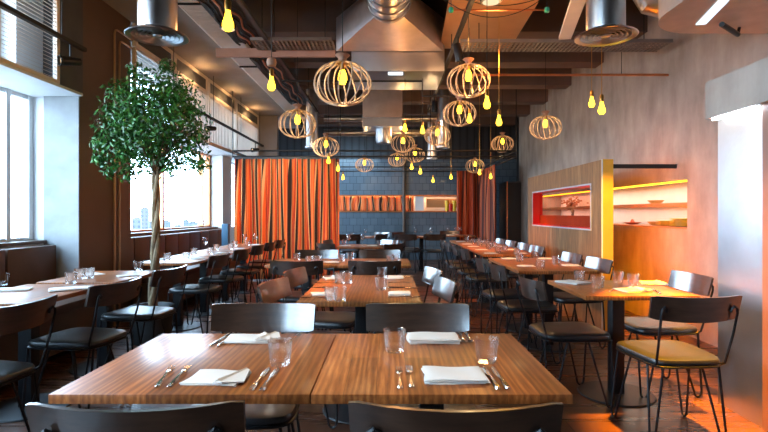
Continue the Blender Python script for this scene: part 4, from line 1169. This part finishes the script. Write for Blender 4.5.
def spotl(loc, tgt, power, col, ang, blend=.6, size=.05, name='lamp'):
    l = bpy.data.lights.new(name, 'SPOT'); l.energy = power; l.color = col; l.spot_size = R(ang); l.spot_blend = blend; l.shadow_soft_size = size
    o = bpy.data.objects.new(name, l); COL.objects.link(o); o.location = loc
    o.rotation_euler = (Vector(tgt)-Vector(loc)).to_track_quat('-Z','Y').to_euler(); return o
def point(loc, power, col, size=.04, name='lamp'):
    l = bpy.data.lights.new(name, 'POINT'); l.energy = power; l.color = col; l.shadow_soft_size = size
    o = bpy.data.objects.new(name, l); COL.objects.link(o); o.location = loc; return o
for (x_, y_, z_) in PD: point((x_, y_, z_-.06), 3.5, (1,.66,.34), .03)
WARM = (1,.42,.10); YEL = (1,.50,.02)
spotl((1.70,3.1,3.3), (1.86,2.98,0), 4600, (1,.40,.003), 27, .9)  # added yellow spots over the near right table, no fixtures there
spotl((2.03,3.78,2.72), (2.06,3.70,0), 1400, (1,.37,.003), 22, .9)
spotl((-1.29,6.9,3.0), (-1.9,9.66,1.2), 260, (1,.78,.55), 50)  # added spots brightening the two curtains
spotl((.72,8.8,3.0), (1.9,12.9,1.4), 160, (1,.6,.4), 34)
spotl((2.0,4.0,2.6), (2.37,5.53,1.2), 380, (1,.52,.01), 24)  # added yellow beam on the partition end
spotl((.25,2.7,3.0), (-.74,3.65,.75), 420, (1,.36,.03), 22)  # added orange beam on the chairs left of the second table
spotl((.8,5.0,3.0), (1.5,5.6,.7), 330, (1,.40,.07), 46)  # added warm spots over the right row tables
spotl((.8,7.4,3.0), (1.5,7.8,.7), 380, (1,.33,.07), 56)
area((XR+.16,(oy0+oy1)/2,1.60), (0,0,0), .2, 4.9, 14, (1,.88,.76), name='shelf_light')
area((XR+.16,(oy0+oy1)/2,1.338), (0,0,0), .2, 4.9, 10, (1,.86,.72), name='shelf_light')
# added warm points in mid-air, tinting the ceiling
for (x_, y_, p__) in [(.2,5.6,8),(1.0,4.6,13),(-1.2,4.4,5),(.3,9.4,8),(1.6,8.6,8)]: point((x_, y_, 2.75), p__*1.0, (1,.45,.14), .08)
# added points brightening the far louvres, no fixtures there
for y_ in (8.0, 9.6, 11.2): point((-2.90, y_, 3.40), 4, (1,.55,.22), .03)
point((-2.95,2.75,3.0), 18, (1,.60,.05), .03)  # added points giving the near louvres a yellow glow
point((-2.95,3.55,2.95), 9, (1,.60,.05), .03)
# added spots whitening the napkins and middle tables, no fixtures modelled
spotl((-1.29,.9,3.05), (-.75,1.85,.75), 105, (1,.86,.72), 36, .8)
spotl((.72,.9,3.05), (.25,1.85,.75), 95, (1,.82,.66), 36, .8)
spotl((.72,3.0,3.05), (-.1,3.7,.75), 170, (1,.62,.34), 34, .8)
spotl((-1.29,5.0,3.05), (-.5,5.5,.75), 130, (1,.62,.36), 36, .8)
area((-1.2,12.4,2.9), (R(25),0,0), 1.6, .6, 45, (.42,.72,1), name='blue_wall_fill')  # added blue fill for the tiled back wall, no lamp there
area((.2,YB+.14,nz1-.035), (0,0,0), 3.6, .12, 14, (1,.6,.35), name='slot_light')

# ------------------------------------------------------------------ repeat groups
def grp(o):
    n = o.name.split('.')[0]; x, y = o.location.x, o.location.y
    row = 'left window row' if x < -1.4 else ('right row' if x > .8 and y < 10 else ('middle tables' if y < 9 else 'back tables'))
    if n == 'dining_chair': return 'dining chairs at the ' + row
    if n == 'dining_table': return 'wooden tables of the ' + row.replace('middle tables','middle column').replace('back tables','back area')
    if n == 'folded_napkin': return 'white napkins on the ' + row
    return {'glass_tumbler':'glass tumblers set on the tables','wine_glass':'wine glasses on the far tables','table_fork':'forks laid on the tables','table_knife':'knives laid on the tables','cage_pendant':'round cage pendants under the ceiling','hanging_bulb':'bare bulbs on cords','plate':'plates stacked in the serving opening','tower_block':'city blocks outside the windows','beam':'beams','yellow_jar':'jars in the wall slot','gold_pipe':'gold pipes on the column','round_diffuser':'round air diffusers','transom_window':'transom windows at the left','louvre_screen':'louvre screens above the left windows','track_rail':'track rails under the ceiling','spotlight':'spotlights on the tracks','vertical_duct':'vertical duct stubs','cross_duct':'horizontal ducts at the back','cable_trough':'dark cable troughs','support_arm':'support arms at the left ceiling','serving_bowl':'bowls in the serving opening','banquette':'banquettes under the windows','cable_tray':'metal cable trays'}.get(n)
for o in list(COL.objects):
    if o.parent is None and 'label' in o:
        g_ = grp(o)
        if g_: o['group'] = g_
# ------------------------------------------------------------------ CAMERA
cam = bpy.data.cameras.new('camera'); cam.sensor_width = 36; cam.lens = 24
cam.shift_x = -(VX-384)/768; cam.shift_y = (VY-216)/768
co = bpy.data.objects.new('camera', cam); COL.objects.link(co); co.location = (0,0,CZ); co.rotation_euler = (pi/2,0,0)
cam.clip_end = 2000; cam.clip_start = .05
sc.camera = co
sc.view_settings.view_transform = 'Standard'; sc.view_settings.look = 'None'; sc.view_settings.gamma = 1
sc.view_settings.use_curve_mapping = False; sc.view_settings.exposure = 0.42
sc.cycles.use_denoising = True
sc.cycles.max_bounces = 10; sc.cycles.sample_clamp_indirect = 6; sc.cycles.transparent_max_bounces = 16
sc.cycles.caustics_reflective = False
